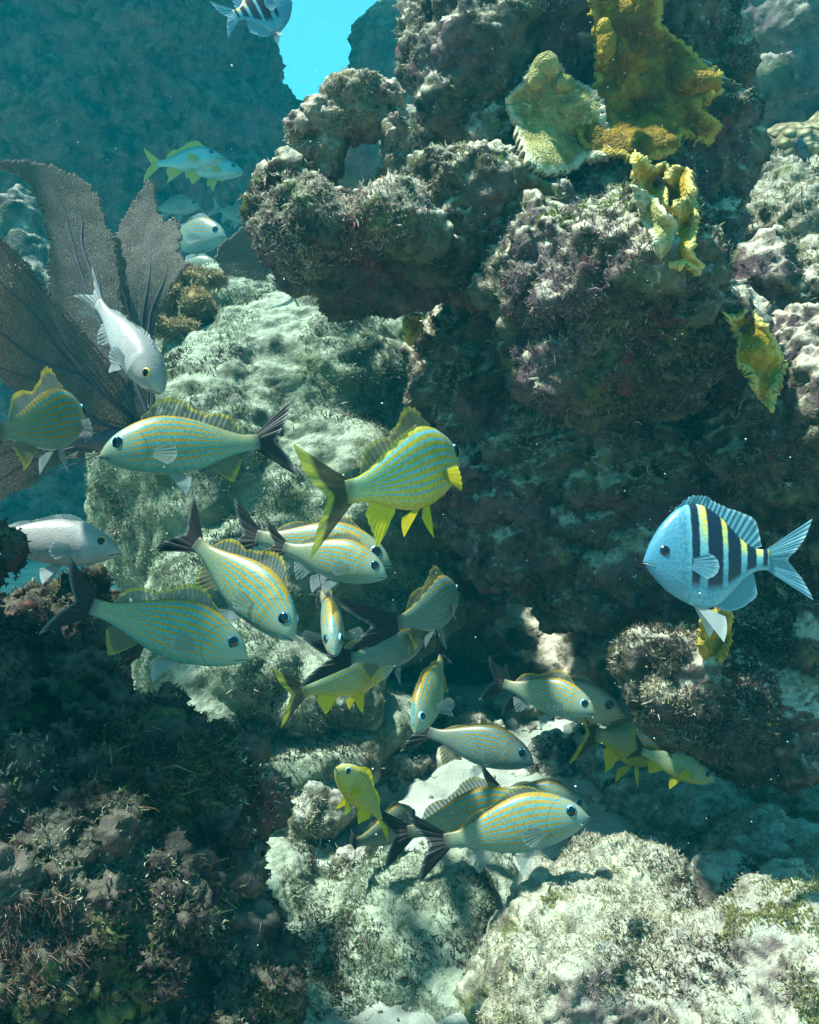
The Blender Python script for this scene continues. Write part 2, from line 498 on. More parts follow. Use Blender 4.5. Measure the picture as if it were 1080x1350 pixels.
left, left_me = rock('shaded_foreground_rock', [
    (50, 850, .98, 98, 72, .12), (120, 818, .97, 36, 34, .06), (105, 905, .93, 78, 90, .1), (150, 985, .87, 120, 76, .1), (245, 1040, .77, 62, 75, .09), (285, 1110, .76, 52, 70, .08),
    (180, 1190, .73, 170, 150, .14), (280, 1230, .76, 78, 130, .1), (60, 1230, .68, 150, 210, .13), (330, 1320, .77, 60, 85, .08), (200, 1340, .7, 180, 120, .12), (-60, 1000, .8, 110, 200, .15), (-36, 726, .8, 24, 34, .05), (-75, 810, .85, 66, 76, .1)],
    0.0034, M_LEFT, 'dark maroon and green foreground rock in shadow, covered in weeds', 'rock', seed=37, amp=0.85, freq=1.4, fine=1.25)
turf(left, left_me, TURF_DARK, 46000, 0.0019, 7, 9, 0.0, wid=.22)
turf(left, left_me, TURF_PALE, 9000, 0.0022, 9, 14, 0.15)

fr, fr_me = rock('sunlit_foreground_rock', [
    (820, 1190, 1.0, 92, 66, .1), (740, 1230, .95, 80, 76, .1), (780, 1310, .87, 140, 110, .13), (940, 1320, .83, 150, 90, .13), (1050, 1290, .8, 100, 95, .12), (690, 1310, .95, 50, 100, .09), (880, 1230, .93, 60, 50, .08), (1000, 1260, .88, 60, 46, .08)],
    0.0036, M_PALE, 'sunlit whitish foreground rock with yellow green algae patches', 'rock', seed=41, amp=0.6, freq=1.2)
turf(fr, fr_me, TURF_PALE, 20000, 0.002, 10, 11, -0.05)
turf(fr, fr_me, TURF_OLIVE, 3500, 0.0022, 11, 6, 0.34)
turf(fr, fr_me, TURF_MIX, 6000, 0.0024, 12, 6, 0.25)

slab, slab_me = rock('flat_slab_rock', [(530, 1260, 1.15, 110, 125, .14), (600, 1220, 1.15, 60, 90, .12), (470, 1350, 1.07, 90, 60, .1), (560, 1370, 1.05, 90, 60, .1), (520, 1195, 1.3, 130, 50, .14), (430, 1150, 1.4, 70, 36, .12), (610, 1180, 1.25, 80, 56, .12), (600, 1300, 1.08, 90, 80, .12), (400, 1340, 1.06, 60, 60, .1), (395, 1260, 1.12, 55, 60, .1), (370, 1170, 1.2, 50, 50, .1), (420, 1200, 1.2, 40, 40, .08)],
                     0.0045, M_SLOPE, 'grey green sloping slab on the sea floor, in front of the lowest grunts', 'rock', seed=47, amp=0.42)
turf(slab, slab_me, TURF_SILT, 20000, 0.0026, 13, 9, -0.1)
turf(slab, slab_me, TURF_DARK, 5000, 0.0035, 14, 7, 0.25)

slope, slope_me = rock('domed_boulder', [
    (390, 560, 2.15, 175, 170, .38), (300, 640, 2.0, 170, 200, .36), (420, 700, 1.95, 170, 170, .32), (250, 520, 2.2, 80, 110, .25), (330, 800, 1.75, 130, 120, .25), (260, 880, 1.55, 80, 70, .16), (330, 880, 1.55, 80, 70, .16),
    (400, 480, 2.4, 120, 100, .3), (300, 440, 2.5, 110, 80, .3), (200, 660, 2.0, 75, 80, .2), (480, 800, 1.9, 120, 90, .2), (330, 1000, 1.5, 60, 60, .12), (400, 905, 1.62, 110, 62, .2), (250, 955, 1.45, 80, 60, .12), (400, 1000, 1.52, 100, 46, .12), (480, 950, 1.7, 90, 46, .15), (530, 470, 2.35, 60, 80, .2)],
    0.0075, M_SLOPE, 'big pale domed boulder dusted with silt and turf, behind the school of grunts', 'rock', seed=53, amp=0.55, freq=1.0, fine=0.6)
turf(slope, slope_me, TURF_SILT, 60000, 0.0036, 15, 5, -0.15)
turf(slope, slope_me, TURF_MIX, 16000, 0.005, 16, 5, 0.2)

back, back_me = rock('hollow_back_rock', [(700, 860, 2.5, 260, 110, .3), (950, 900, 2.3, 260, 150, .3), (560, 760, 2.4, 130, 140, .25)],
                     0.012, M_MAIN, 'dim rock wall at the back of the hollow under the overhang', 'rock', seed=57, amp=0.8)
side, side_me = rock('unseen_shade_rock', [(-430, 520, .68, 320, 330, .13), (-330, 60, .68, 225, 250, .15), (-370, 300, .68, 250, 200, .13), (-400, 800, .75, 220, 240, .18)],  # added out of view to cast shade over the foreground rock
                     0.015, M_LEFT, 'unseen dark rock added beyond the frame edge to shade the foreground rock', 'rock', seed=59, amp=0.55)
bg1, bg1_me = rock('shadowed_blue_rock', [(150, 60, 5.0, 220, 190, 1.0), (60, 150, 4.9, 200, 160, .9), (280, 60, 4.9, 75, 110, .6), (250, 190, 5.0, 140, 90, .6), (335, 185, 5.1, 72, 60, .5), (320, 290, 5.0, 90, 90, .5), (180, 300, 5.2, 150, 120, .5), (-150, 50, 4.8, 250, 200, 1.0), (352, 70, 4.9, 22, 30, .2), (70, 560, 4.9, 240, 130, .6), (60, 690, 4.9, 260, 110, .6),
    (100, -215, 4.2, 330, 130, 1.1), (-250, -120, 4.0, 250, 200, 1.2), (230, -120, 4.6, 130, 90, .7)],  # unseen brow above the frame, added to throw shade on the rock face
                   0.02, M_NAVY, 'massive dark boulder hazed blue behind the sea fan', 'rock', seed=61, amp=2.2, freq=0.45)
bg2, bg2_me = rock('hazy_reef_block', [(520, 75, 4.8, 60, 65, .4), (575, 60, 4.8, 60, 70, .4), (490, 95, 4.8, 36, 45, .3), (600, 150, 4.7, 80, 60, .4)],
                   0.02, M_FAR, 'pale hazy reef block in the open water beyond the stone arch', 'rock', seed=67, amp=1.6, freq=0.5)
bg3, bg3_me = rock('low_reef_mound', [(560, 190, 3.4, 60, 46, .2), (540, 230, 3.2, 70, 30, .2), (476, 225, 3.0, 48, 36, .18), (590, 225, 2.6, 30, 20, .1), (555, 205, 2.9, 20, 16, .1)],
                   0.015, M_FAR, 'low rounded reef mound seen through and beside the stone arch', 'rock', seed=71, amp=0.9, freq=0.7)
bg4, bg4_me = rock('knobbly_reef', [(30, 300, 3.0, 34, 40, .2), (8, 330, 3.0, 40, 50, .2), (45, 340, 2.95, 30, 40, .15), (30, 270, 3.0, 16, 22, .1), (50, 400, 2.9, 40, 60, .15), (0, 420, 3, 60, 60, .2)],
                   0.014, M_FAR, 'knobbly pale reef at the frame edge, half hidden by the sea fan', 'rock', seed=73, amp=0.9, freq=0.8)
rt1, rt1_me = rock('dim_reef_wall', [(1040, 40, 2.7, 75, 80, .3), (985, 30, 2.75, 45, 60, .25), (1050, 110, 2.65, 40, 40, .15), (995, 115, 2.6, 26, 26, .1), (1090, 130, 2.8, 90, 110, .3), (1000, 165, 2.8, 70, 40, .2), (1100, 260, 2.85, 90, 120, .3), (1130, 450, 2.9, 140, 150, .4), (1160, 640, 2.9, 190, 140, .4), (1330, 300, 3.3, 200, 300, .6), (1420, 650, 3.2, 260, 200, .6)],
                   0.012, M_FAR, 'bluish shaded reef wall in the upper corner beyond the big overhang', 'rock', seed=79, amp=1.0, freq=0.8)
rt2, rt2_me = rock('stacked_reef_rock', [(1030, 320, 1.95, 62, 62, .2), (1010, 300, 2.0, 40, 40, .15), (1070, 400, 1.8, 60, 60, .2), (1040, 380, 1.85, 50, 50, .18), (1070, 480, 1.6, 60, 70, .2), (1080, 270, 2.1, 60, 50, .2), (1020, 260, 2.15, 50, 40, .15), (1070, 560, 1.4, 50, 70, .15), (1130, 640, 1.65, 80, 110, .2), (1140, 800, 1.65, 110, 120, .25)],
                   0.006, M_PALE, 'bright lumpy reef rock stacked at the edge beside the yellow blade coral', 'rock', seed=83, amp=0.85, freq=1.0)
turf(rt2, rt2_me, TURF_PALE, 20000, 0.004, 17, 7, -0.1)
turf(rt2, rt2_me, TURF_MIX, 9000, 0.005, 18, 6, 0.2)

fl, fl_me = rock('hollow_floor_rock', [(980, 1125, 1.45, 110, 50, .12), (1090, 1080, 1.5, 100, 66, .14), (1080, 1160, 1.2, 80, 50, .1), (870, 1140, 1.4, 60, 36, .08), (800, 1080, 1.55, 60, 40, .1)],
                  0.006, M_SLOPE, 'low dim rock on the floor of the hollow, behind the sunlit foreground rock', 'rock', seed=87, amp=0.7)
turf(fl, fl_me, TURF_PALE, 9000, 0.0035, 88, 9, 0.0)
# loose rubble on the sand
rub = [(520, 1022, 1.62, 44, 36, .07), (420, 1062, 1.45, 52, 42, .07), (470, 985, 1.75, 40, 24, .06), (735, 1000, 1.62, 34, 34, .05), (690, 1040, 1.6, 46, 26, .05), (805, 1015, 1.6, 50, 40, .06),
       (770, 985, 1.7, 24, 26, .04), (860, 1060, 1.5, 60, 40, .07), (630, 965, 1.8, 40, 24, .05), (590, 1010, 1.65, 26, 18, .04), (930, 1080, 1.45, 70, 46, .08), (1010, 1130, 1.3, 80, 56, .1), (960, 1170, 1.15, 60, 46, .08),
       (380, 1010, 1.55, 36, 30, .05), (340, 1060, 1.4, 34, 30, .05), (610, 1150, 1.35, 40, 24, .05), (470, 1130, 1.35, 26, 18, .04), (655, 1100, 1.42, 50, 30, .06), (560, 940, 1.9, 50, 26, .08), (700, 930, 1.95, 60, 26, .07), (455, 930, 1.85, 50, 34, .08),
       (855, 1150, 1.25, 44, 34, .06), (1060, 1190, 1.1, 50, 36, .06), (450, 1300, 1.06, 26, 22, .03)]
rub_lab = ['rubble stone with a pink crust, under the small yellow fish', 'pale rubble stone at the foot of the shaded foreground rock', 'low pale stone on the sand above the small yellow fish',
           'pale lump of coral rubble between two grunts and the fuzzy boulder', 'flat rubble stone behind the lowest grunts', 'grey rubble stone below the fuzzy boulder', 'small pale rubble lump beside the fin of a grunt',
           'dim rubble stone at the edge of the shaded hollow', 'low stone partly behind the dark grunt over the sand', 'small stone below the dark grunt over the sand', 'shaded rubble stone deep in the hollow', 'large shaded stone in the hollow at the frame edge',
           'shaded stone behind the corner of the sunlit rock', 'rounded stone beside the weedy foreground rock', 'small stone touching the weedy foreground rock', 'stone under the bellies of the lowest grunts', 'small stone at the tails of the lowest grunts',
           'stone hidden behind the lowest grunts', 'low stone under the diving grunt', 'low stone in the shade behind the grunts', 'stone under the yellow grunt with the black banded tail', 'shaded stone against the sunlit foreground rock', 'stone at the frame edge above the sunlit rock', 'little stone in the sand gap beside the slab']
for q, (b, lab) in enumerate(zip(rub, rub_lab)):
    px, py, d, rx, ry, rd = b
    g = np.random.default_rng(100 + q)
    bl = [b] + [(px + g.normal(0, rx * .45), py + abs(g.normal(0, ry * .35)), d + g.normal(0, .03), rx * g.uniform(.35, .6), ry * g.uniform(.4, .65), rd * .6) for _ in range(4)]
    o, me = rock('rubble_stone', bl, 0.005, M_RUB, lab, 'stone', smooth=4, amp=0.5, seed=200 + q, freq=1.4, group='loose rubble stones on the sand')
    turf(o, me, TURF_PALE if q % 3 else TURF_MIX, 2000, 0.0032, 300 + q, 12, 0.0)

sf_V, _ = get_vn(bpy.data.objects['sea_floor'].data)
g = np.random.default_rng(5)
n = 2600
gx_, gy_ = g.uniform(-.75, 1.3, n), g.uniform(.85, 2.6, n)
def ground_z(a, b):
    i = np.abs(gx[None] - a[:, None]).argmin(1); j = np.abs(gy[None] - b[:, None]).argmin(1)
    return Zg.reshape(ns, ns)[i, j]
zz = ground_z(gx_, gy_)
rr = .0035 * np.exp(g.normal(0, .55, n)).clip(.4, 4)
GV = []
for k in range(n):
    v = SMALL_V * (1 + .28 * g.normal(0, 1, (len(SMALL_V), 1))) * rr[k] * g.uniform(.5, 1.4, 3)
    GV.append(v + (gx_[k], gy_[k], zz[k] + rr[k] * .2))
GF = (SMALL_F[None] + (np.arange(n) * len(SMALL_V))[:, None, None]).reshape(-1, 3)
o = link('shell_gravel', npmesh('gravel', np.concatenate(GV), GF, False), turf_mat('shell_bits', [(0.45, 0.43, 0.36), (0.6, 0.58, 0.5), (0.25, 0.23, 0.18), (0.35, 0.28, 0.25), (0.5, 0.5, 0.42), (0.16, 0.15, 0.12)]))
tag(o, 'broken shell and coral bits strewn on the sand', 'gravel', kind='stuff')

# ------------------------------------------------------------------ coral
def sheet(poly, step, depth, jag=3.0, seed=0):
    """a thin grown sheet filling an outline; depth(px,py) gives its distance"""
    poly = np.asarray(poly, float)
    x = np.arange(poly[:, 0].min() - 6, poly[:, 0].max() + 6, step)
    y = np.arange(poly[:, 1].min() - 6, poly[:, 1].max() + 6, step)
    GX, GY = np.meshgrid(x, y, indexing='ij')
    q = np.stack([GX.ravel(), GY.ravel(), np.full(GX.size, seed * 7.3)], -1)
    jx = (perlin(q * .13, seed) * jag + perlin(q * .33, seed + 2) * jag * .8).reshape(GX.shape)
    jy = (perlin(q * .13, seed + 1) * jag + perlin(q * .33, seed + 3) * jag * .8).reshape(GX.shape)
    D = depth(GX, GY)
    V = PA(GX, GY, D).reshape(-1, 3)
    cx, cy = (GX + jx)[:-1, :-1] + step / 2, (GY + jy)[:-1, :-1] + step / 2
    ok = in_poly(cx, cy, poly).ravel()
    F = quads(len(x), len(y))[ok]
    E = np.zeros(GX.shape)
    m2 = ok.reshape(len(x) - 1, len(y) - 1)
    for _ in range(5):
        q2 = np.pad(m2, 1)
        m2 = q2[:-2, 1:-1] & q2[2:, 1:-1] & q2[1:-1, :-2] & q2[1:-1, 2:] & q2[1:-1, 1:-1]
        E[:-1, :-1] += m2; 
    E = 1 - E / 5
    used = np.unique(F)
    mp = np.full(len(V), -1); mp[used] = np.arange(len(used))
    return npmesh('sheet', V[used], mp[F], True, np.stack([E.ravel()[used]] + [np.zeros(len(used))] * 2, -1))


def solid(o, th):
    m = o.modifiers.new('thickness', 'SOLIDIFY'); m.thickness = th; m.offset = 0
    return o


def tube(pts, rad, sides=6):
    pts = [Vector(p) for p in pts]
    n = len(pts)
    V, fr = [], None
    for i, p in enumerate(pts):
        d = (pts[min(i + 1, n - 1)] - pts[max(i - 1, 0)]).normalized()
        a = d.cross(CF)
        if a.length < 1e-3: a = d.cross(CU)
        a.normalize(); b = d.cross(a)
        r = rad[i] if hasattr(rad, '__len__') else rad
        for k in range(sides):
            th = 2 * math.pi * k / sides
            V.append(p + a * (r * math.cos(th)) + b * (r * math.sin(th)))
    return npmesh('tube', V, quads(n, sides, True))


t = NT('sea_fan_net')
co = t.obj()
n1 = t.noise(co, 30, 6, .6)
c = t.mix(t.mr(n1, .35, .65), (0.075, 0.070, 0.060), (0.13, 0.12, 0.10))
net = t.voro(co, 260, 'DISTANCE_TO_EDGE')
c = t.mix(t.mr(t.noise(co, 420, 2, .5), .62, .7), c, (0.30, 0.28, 0.25))
b = t.bsdf(c, .9, t.bump(t.noise(co, 350, 3, .6), .6, .004), .1)
tr = t.n('ShaderNodeBsdfTransparent').outputs[0]
tl = t.n('ShaderNodeBsdfTranslucent', {0: (0.25, 0.17, 0.13)}).outputs[0]
b = t.n('ShaderNodeMixShader', {0: .25, 1: b, 2: tl}).outputs[0]
M_FAN = t.done(t.n('ShaderNodeMixShader', {0: t.mr(net, .13, .34, 0.08, .97), 1: b, 2: tr}).outputs[0])
t = NT('sea_fan_vein')
M_VEIN = t.done(t.bsdf(t.mix(t.noise(t.obj(), 90, 4), (0.035, 0.036, 0.06), (0.075, 0.07, 0.08)), .8))

fan = bpy.data.objects.new('sea_fan', None)
COL.objects.link(fan)
fan.location = P(190, 590, 1.45)
tag(fan, 'large purple brown sea fan with tall ragged lobes and blue veins', 'sea fan')


def part(name, me, mat, thing):
    o = link(name, me, mat, thing)
    o.matrix_parent_inverse = Matrix.Translation(-thing.location)
    return o


lobes = [
    ([(-40, 222), (0, 212), (35, 213), (70, 219), (104, 234), (124, 250), (134, 272), (141, 300), (152, 320), (160, 400), (185, 470), (205, 520), (200, 560), (170, 545), (120, 480), (85, 425), (64, 392), (62, 360), (65, 322), (58, 285), (45, 252), (30, 232), (10, 224)],
     lambda x, y: 1.42 + 0.0009 * (x - 100) - 0.0004 * (y - 400) + 0.03 * np.sin(x * .025)),
    ([(148, 318), (160, 296), (172, 272), (186, 254), (194, 238), (203, 246), (209, 275), (217, 298), (230, 288), (238, 298), (236, 336), (247, 348), (228, 378), (212, 410), (200, 450), (195, 500), (200, 560), (180, 560), (155, 480), (146, 400)],
     lambda x, y: 1.47 - 0.0006 * (x - 200) - 0.0003 * (y - 400) + 0.02 * np.sin(y * .03)),
    ([(-60, 280), (0, 312), (40, 350), (58, 378), (80, 410), (112, 440), (140, 480), (170, 500), (205, 540), (200, 590), (150, 590), (100, 560), (60, 545), (0, 500), (-60, 480)],
     lambda x, y: 1.36 + 0.0005 * (x - 100) + 0.0002 * (y - 400) + 0.02 * np.sin(x * .03 + 1)),
    ([(-60, 560), (0, 575), (60, 570), (150, 560), (195, 590), (120, 596), (70, 615), (45, 640), (0, 660), (-60, 670)],
     lambda x, y: 1.40 + 0.0003 * (x - 100) + 0.02 * np.sin(x * .03 + y * .02)),
]
for q, (poly, df) in enumerate(lobes):
    solid(part('fan_lobe', sheet(poly, 2.5, df, 4, 30 + q), M_FAN, fan), 0.004)
veins = [
    (0, [(200, 560), (160, 470), (120, 390), (95, 320), (78, 260)]), (0, [(140, 430), (112, 330), (105, 280)]), (0, [(175, 500), (140, 420), (125, 350)]),
    (1, [(196, 560), (180, 470), (168, 400), (165, 340)]), (1, [(194, 540), (190, 440), (195, 370), (198, 300)]), (1, [(190, 470), (205, 400), (222, 350)]),
    (2, [(200, 575), (150, 530), (90, 480), (40, 410), (0, 370)]), (2, [(130, 515), (80, 450), (60, 410)]), (2, [(110, 500), (40, 470), (-20, 420)]), (2, [(200, 580), (130, 555), (60, 510), (-10, 480)]),
    (3, [(195, 582), (120, 585), (50, 605), (-10, 640)]), (3, [(150, 583), (80, 580), (0, 600)])]
for k, pl in veins:
    pl = np.array(pl, float)
    s = np.linspace(0, 1, 24); so = np.linspace(0, 1, len(pl))
    xs, ys = crom(so, pl[:, 0], s), crom(so, pl[:, 1], s)
    xs += 2.0 * np.sin(s * 9 + k)
    part('vein', tube(PA(xs, ys, lobes[k][1](xs, ys) - 0.003), (0.0026 * (1 - s) + 0.0008)), M_VEIN, fan)
base = np.array([198, 572])
for k, (poly, df) in enumerate(lobes):
    g = np.random.default_rng(60 + k)
    Vs, Fs, cnt = [], [], 0
    for _ in range(18):
        c = np.array(poly)[g.integers(len(poly))] + g.normal(0, 12, 2)
        s = np.linspace(.15, 1, 30)
        bow = g.normal(0, 26)
        q = base + (c - base) * s[:, None]
        q[:, 0] += bow * np.sin(s * np.pi) + 1.5 * np.sin(s * 23 + _); q[:, 1] += abs(bow) * .5 * np.sin(s * np.pi)
        ok = in_poly(q[:, 0], q[:, 1], poly)
        if ok.sum() < 8: continue
        q = q[ok]
        me = tube(PA(q[:, 0], q[:, 1], df(q[:, 0], q[:, 1]) - .0022), np.linspace(.0009, .0004, len(q)), 4)
        v, _n = get_vn(me)
        Vs.append(v); Fs.append(quads(len(q), 4, True) + cnt); cnt += len(v)
        bpy.data.meshes.remove(me)
    if Vs:
        part('vein_network', npmesh('veins', np.concatenate(Vs), np.concatenate(Fs)), M_VEIN, fan)
part('holdfast', blob_mesh([(195, 575, 1.42, 14, 16, .02), (175, 585, 1.42, 20, 12, .02), (130, 580, 1.4, 40, 9, .015)], 0.004, 4, .25, 5), M_VEIN, fan)

sf = link('small_sea_fan', sheet([(284, 340), (288, 325), (305, 312), (325, 296), (338, 294), (350, 300), (360, 340), (350, 370), (320, 366), (298, 362)], 2.2, lambda x, y: 1.9 + 0.001 * (x - 320), 2, 44), M_FAN)
solid(sf, .006)
tag(sf, 'small rounded brown sea fan tucked behind the overhanging rock', 'sea fan')


def coral_mat(name, c1, c2, tip=None, bumps=45, rough=.6):
    t = NT(name)
    co = t.obj()
    n = t.noise(co, 22, 6, .62, .3)
    c = t.mix(t.mr(n, .35, .68), c1, c2)
    if tip:
        c = t.mix(t.mr(t.noise(co, 60, 5, .7), .58, .7), c, tip)
        rim = t.n('ShaderNodeSeparateXYZ', {0: t.n('ShaderNodeAttribute', attribute_name='fuv').outputs['Vector']}).outputs[0]
        c = t.mix(t.math('MULTIPLY', t.mr(t.math('ADD', rim, t.math('MULTIPLY', t.math('SUBTRACT', n, .5), .8)), .35, .9), .75), c, tip)
    c = t.mix(t.mr(t.noise(co, 34, 8, .75), .52, .68, 0, .4), c, tuple(x * .4 for x in c1))
    pore = t.voro(co, 260)
    c = t.mix(t.mr(pore, .0, .35, .45, 0), c, tuple(x * .4 for x in c1))
    h = t.math('ADD', t.noise(co, bumps, 6, .7), t.math('MULTIPLY', pore, .35))
    return t.done(t.bsdf(c, rough, t.bump(h, .9, .014), .12))


M_OCHRE = coral_mat('ochre_fire_coral', (0.11, 0.065, 0.008), (0.34, 0.21, 0.02), (0.50, 0.36, 0.06))
M_YEL = coral_mat('yellow_fire_coral', (0.22, 0.135, 0.01), (0.50, 0.34, 0.025), (0.66, 0.56, 0.2))
M_PALEYEL = coral_mat('pale_fire_coral', (0.20, 0.19, 0.06), (0.42, 0.38, 0.15), (0.62, 0.58, 0.40))
M_BROWN = coral_mat('brown_coral', (0.20, 0.14, 0.05), (0.36, 0.27, 0.12), (0.48, 0.40, 0.24), 90, .85)
BV = bvh_of(main_me, arch_me)


def hit(px, py, default):
    h = BV.ray_cast(Vector((0, 0, 0)), P(px, py, 1).normalized())
    return h[0].dot(CF) if h[0] is not None else default


def drape(poly, step, lift, default, bump=0.02, seed=0, smooth=24, jag=6, freq=.035):
    """an encrusting growth that follows the rock below it and stands a little proud of it"""
    poly = np.asarray(poly, float)
    x = np.arange(poly[:, 0].min() - 8, poly[:, 0].max() + 8, step); y = np.arange(poly[:, 1].min() - 8, poly[:, 1].max() + 8, step)
    D = np.array([[hit(a, b, default) for b in y] for a in x])
    for _ in range(smooth):
        Q = np.pad(D, 1, mode='edge')
        D = np.minimum(D + .004, (Q[:-2, 1:-1] + Q[2:, 1:-1] + Q[1:-1, :-2] + Q[1:-1, 2:]) / 4)
    GX, GY = np.meshgrid(x, y, indexing='ij')
    q = np.stack([GX.ravel(), GY.ravel(), np.zeros(GX.size)], -1)
    wv = (perlin(q * freq, seed) + .6 * np.abs(perlin(q * freq * 2.2, seed + 1))).reshape(GX.shape)
    D2 = D - lift - bump * wv
    def f(a, b):
        return D2[np.clip(np.round((a - x[0]) / step).astype(int), 0, len(x) - 1), np.clip(np.round((b - y[0]) / step).astype(int), 0, len(y) - 1)]
    # sheet() starts six pixels outside the outline, so sample this field
    return sheet(poly, step, f, jag, seed + 5)


fc = bpy.data.objects.new('ochre_fire_coral', None)
COL.objects.link(fc); fc.location = P(820, 120, 1.28)
tag(fc, 'ochre fire coral crust spread like melted wax over the top of the overhanging rock', 'fire coral')
for poly, mt, lift in [(CRUST[0], M_OCHRE, .03), (CRUST[1], M_PALEYEL, .032)]:
    solid(part('crust', drape(poly, 3, lift, 1.32, .018, int(lift * 1000), smooth=40, jag=4, freq=.024), mt, fc), .012)
part('knob', blob_mesh([(930, 108, 1.25, 22, 13, .02), (905, 112, 1.26, 20, 16, .02), (945, 115, 1.25, 8, 10, .012)], .003, 4, .15, 9), M_OCHRE, fc)
part('knob', blob_mesh([(884, 188, 1.27, 15, 13, .015)], .003, 3, .15, 10), M_OCHRE, fc)
part('knob', blob_mesh([(718, 92, 1.25, 15, 12, .02), (707, 104, 1.25, 9, 16, .014), (742, 112, 1.26, 13, 8, .013)], .003, 3, .2, 12), M_PALEYEL, fc)
part('knob', blob_mesh([(800, 60, 1.24, 14, 22, .02), (795, 40, 1.24, 10, 14, .02)], .003, 3, .15, 13), M_YEL, fc)


def blade(poly, d, mat, name='blade', th=.006, wave=.02, tilt=0.0, seed=0, step=2.2):
    cx = np.mean([p[0] for p in poly]); cy = np.mean([p[1] for p in poly])
    hs = [hit(px_, py_, np.nan) for px_, py_ in poly] + [hit(cx, cy, np.nan)]
    if np.isfinite(hs).any():
        d = min(d, float(np.nanpercentile(hs, 25)) - .012)
    f = lambda x, y: d + tilt * (x - cx) / FPX + wave * np.sin((x - cx) * .085 + (y - cy) * .05 + seed) + .4 * wave * np.sin((x - cx) * .03 - (y - cy) * .14 + seed * 2)
    return sheet(poly, step, f, 3, seed), mat, name, th


b1 = bpy.data.objects.new('frilled_fire_coral', None)
COL.objects.link(b1); b1.location = P(880, 300, 1.1)
tag(b1, 'bright yellow frilled fire coral blades standing on the shoulder of the overhanging rock', 'fire coral')
for poly, d, mt, tl, sd in [
    ([(832, 208), (838, 203), (852, 212), (862, 222), (872, 213), (883, 222), (880, 250), (884, 285), (862, 290), (845, 270), (838, 240)], 1.09, M_YEL, .5, 1),
    ([(880, 228), (892, 218), (914, 226), (915, 250), (908, 270), (890, 278), (880, 262)], 1.05, M_YEL, -.6, 2),
    ([(893, 262), (912, 262), (922, 275), (918, 300), (914, 335), (926, 350), (920, 362), (905, 352), (872, 350), (880, 320), (890, 290)], 1.05, M_YEL, .8, 3),
    ([(838, 245), (870, 270), (892, 290), (885, 330), (872, 352), (862, 320), (845, 285)], 1.10, M_PALEYEL, .3, 4)]:
    me, mt, nm, th = blade(poly, d, mt, tilt=tl, seed=sd)
    solid(part('blade', me, mt, b1), .008)


def one_blade(name, poly, d, mat, label, seed, tilt=.4, wave=.018):
    me, mt, nm, th = blade(poly, d, mat, seed=seed, tilt=tilt, wave=wave)
    o = solid(link(name, me, mat), .008)
    return tag(o, label, 'fire coral')


one_blade('yellow_blade_coral', [(952, 410), (968, 418), (985, 408), (1005, 420), (1016, 440), (1028, 465), (1036, 480), (1030, 505), (1020, 520), (1022, 542), (1008, 535), (995, 515), (985, 490), (972, 482), (975, 455), (962, 425)], 1.03, M_YEL,
          'single upright yellow coral blade with a ragged edge, beside the big overhanging rock', 5)
one_blade('yellow_coral_nub', [(533, 417), (550, 414), (556, 430), (550, 446), (538, 456), (532, 440)], 1.32, M_YEL, 'small yellow coral nub under the lip of the overhanging rock', 6)
one_blade('brown_blade_coral', [(925, 815), (950, 800), (965, 812), (962, 850), (945, 880), (928, 875), (922, 850)], 1.0, M_OCHRE, 'dim brownish coral blade just below the black striped fish', 7)

t = NT('star_coral_knobs')
co = t.obj()
vo = t.voro(co, 42)
c = t.mix(t.mr(vo, .2, .6), (0.34, 0.31, 0.17), (0.15, 0.13, 0.07))
M_STAR = t.done(t.bsdf(c, .85, t.bump(t.math('MULTIPLY', vo, -1), 1.0, .02), .2))
o, me = rock('star_coral', [(1030, 225, 2.25, 72, 48, .2), (985, 205, 2.3, 36, 28, .12), (1070, 205, 2.3, 40, 40, .2)], .008, M_STAR, 'mounded tan coral of tiny round knobs, behind the overhanging rock', 'coral', seed=91, amp=.3, fine=.5)
bc = [(240, 372, 2.0, 26, 16, .06), (215, 400, 1.92, 16, 14, .05), (255, 405, 1.95, 22, 18, .05), (205, 425, 1.88, 14, 14, .04), (235, 432, 1.9, 24, 14, .05), (222, 385, 1.95, 20, 14, .05), (280, 366, 2.05, 14, 10, .04), (250, 360, 2.05, 30, 10, .05)]
o, me = rock('brown_knob_coral', bc, .005, M_BROWN, 'clumpy brown coral colony on the shoulder of the domed boulder beside the sea fan', 'coral', smooth=3, amp=.4, seed=93, freq=1.5)
turf(o, me, turf_mat('brown_polyps', [(0.24, 0.18, 0.08), (0.34, 0.26, 0.12), (0.42, 0.35, 0.2)]), 5000, .006, 401, 12, -.5)

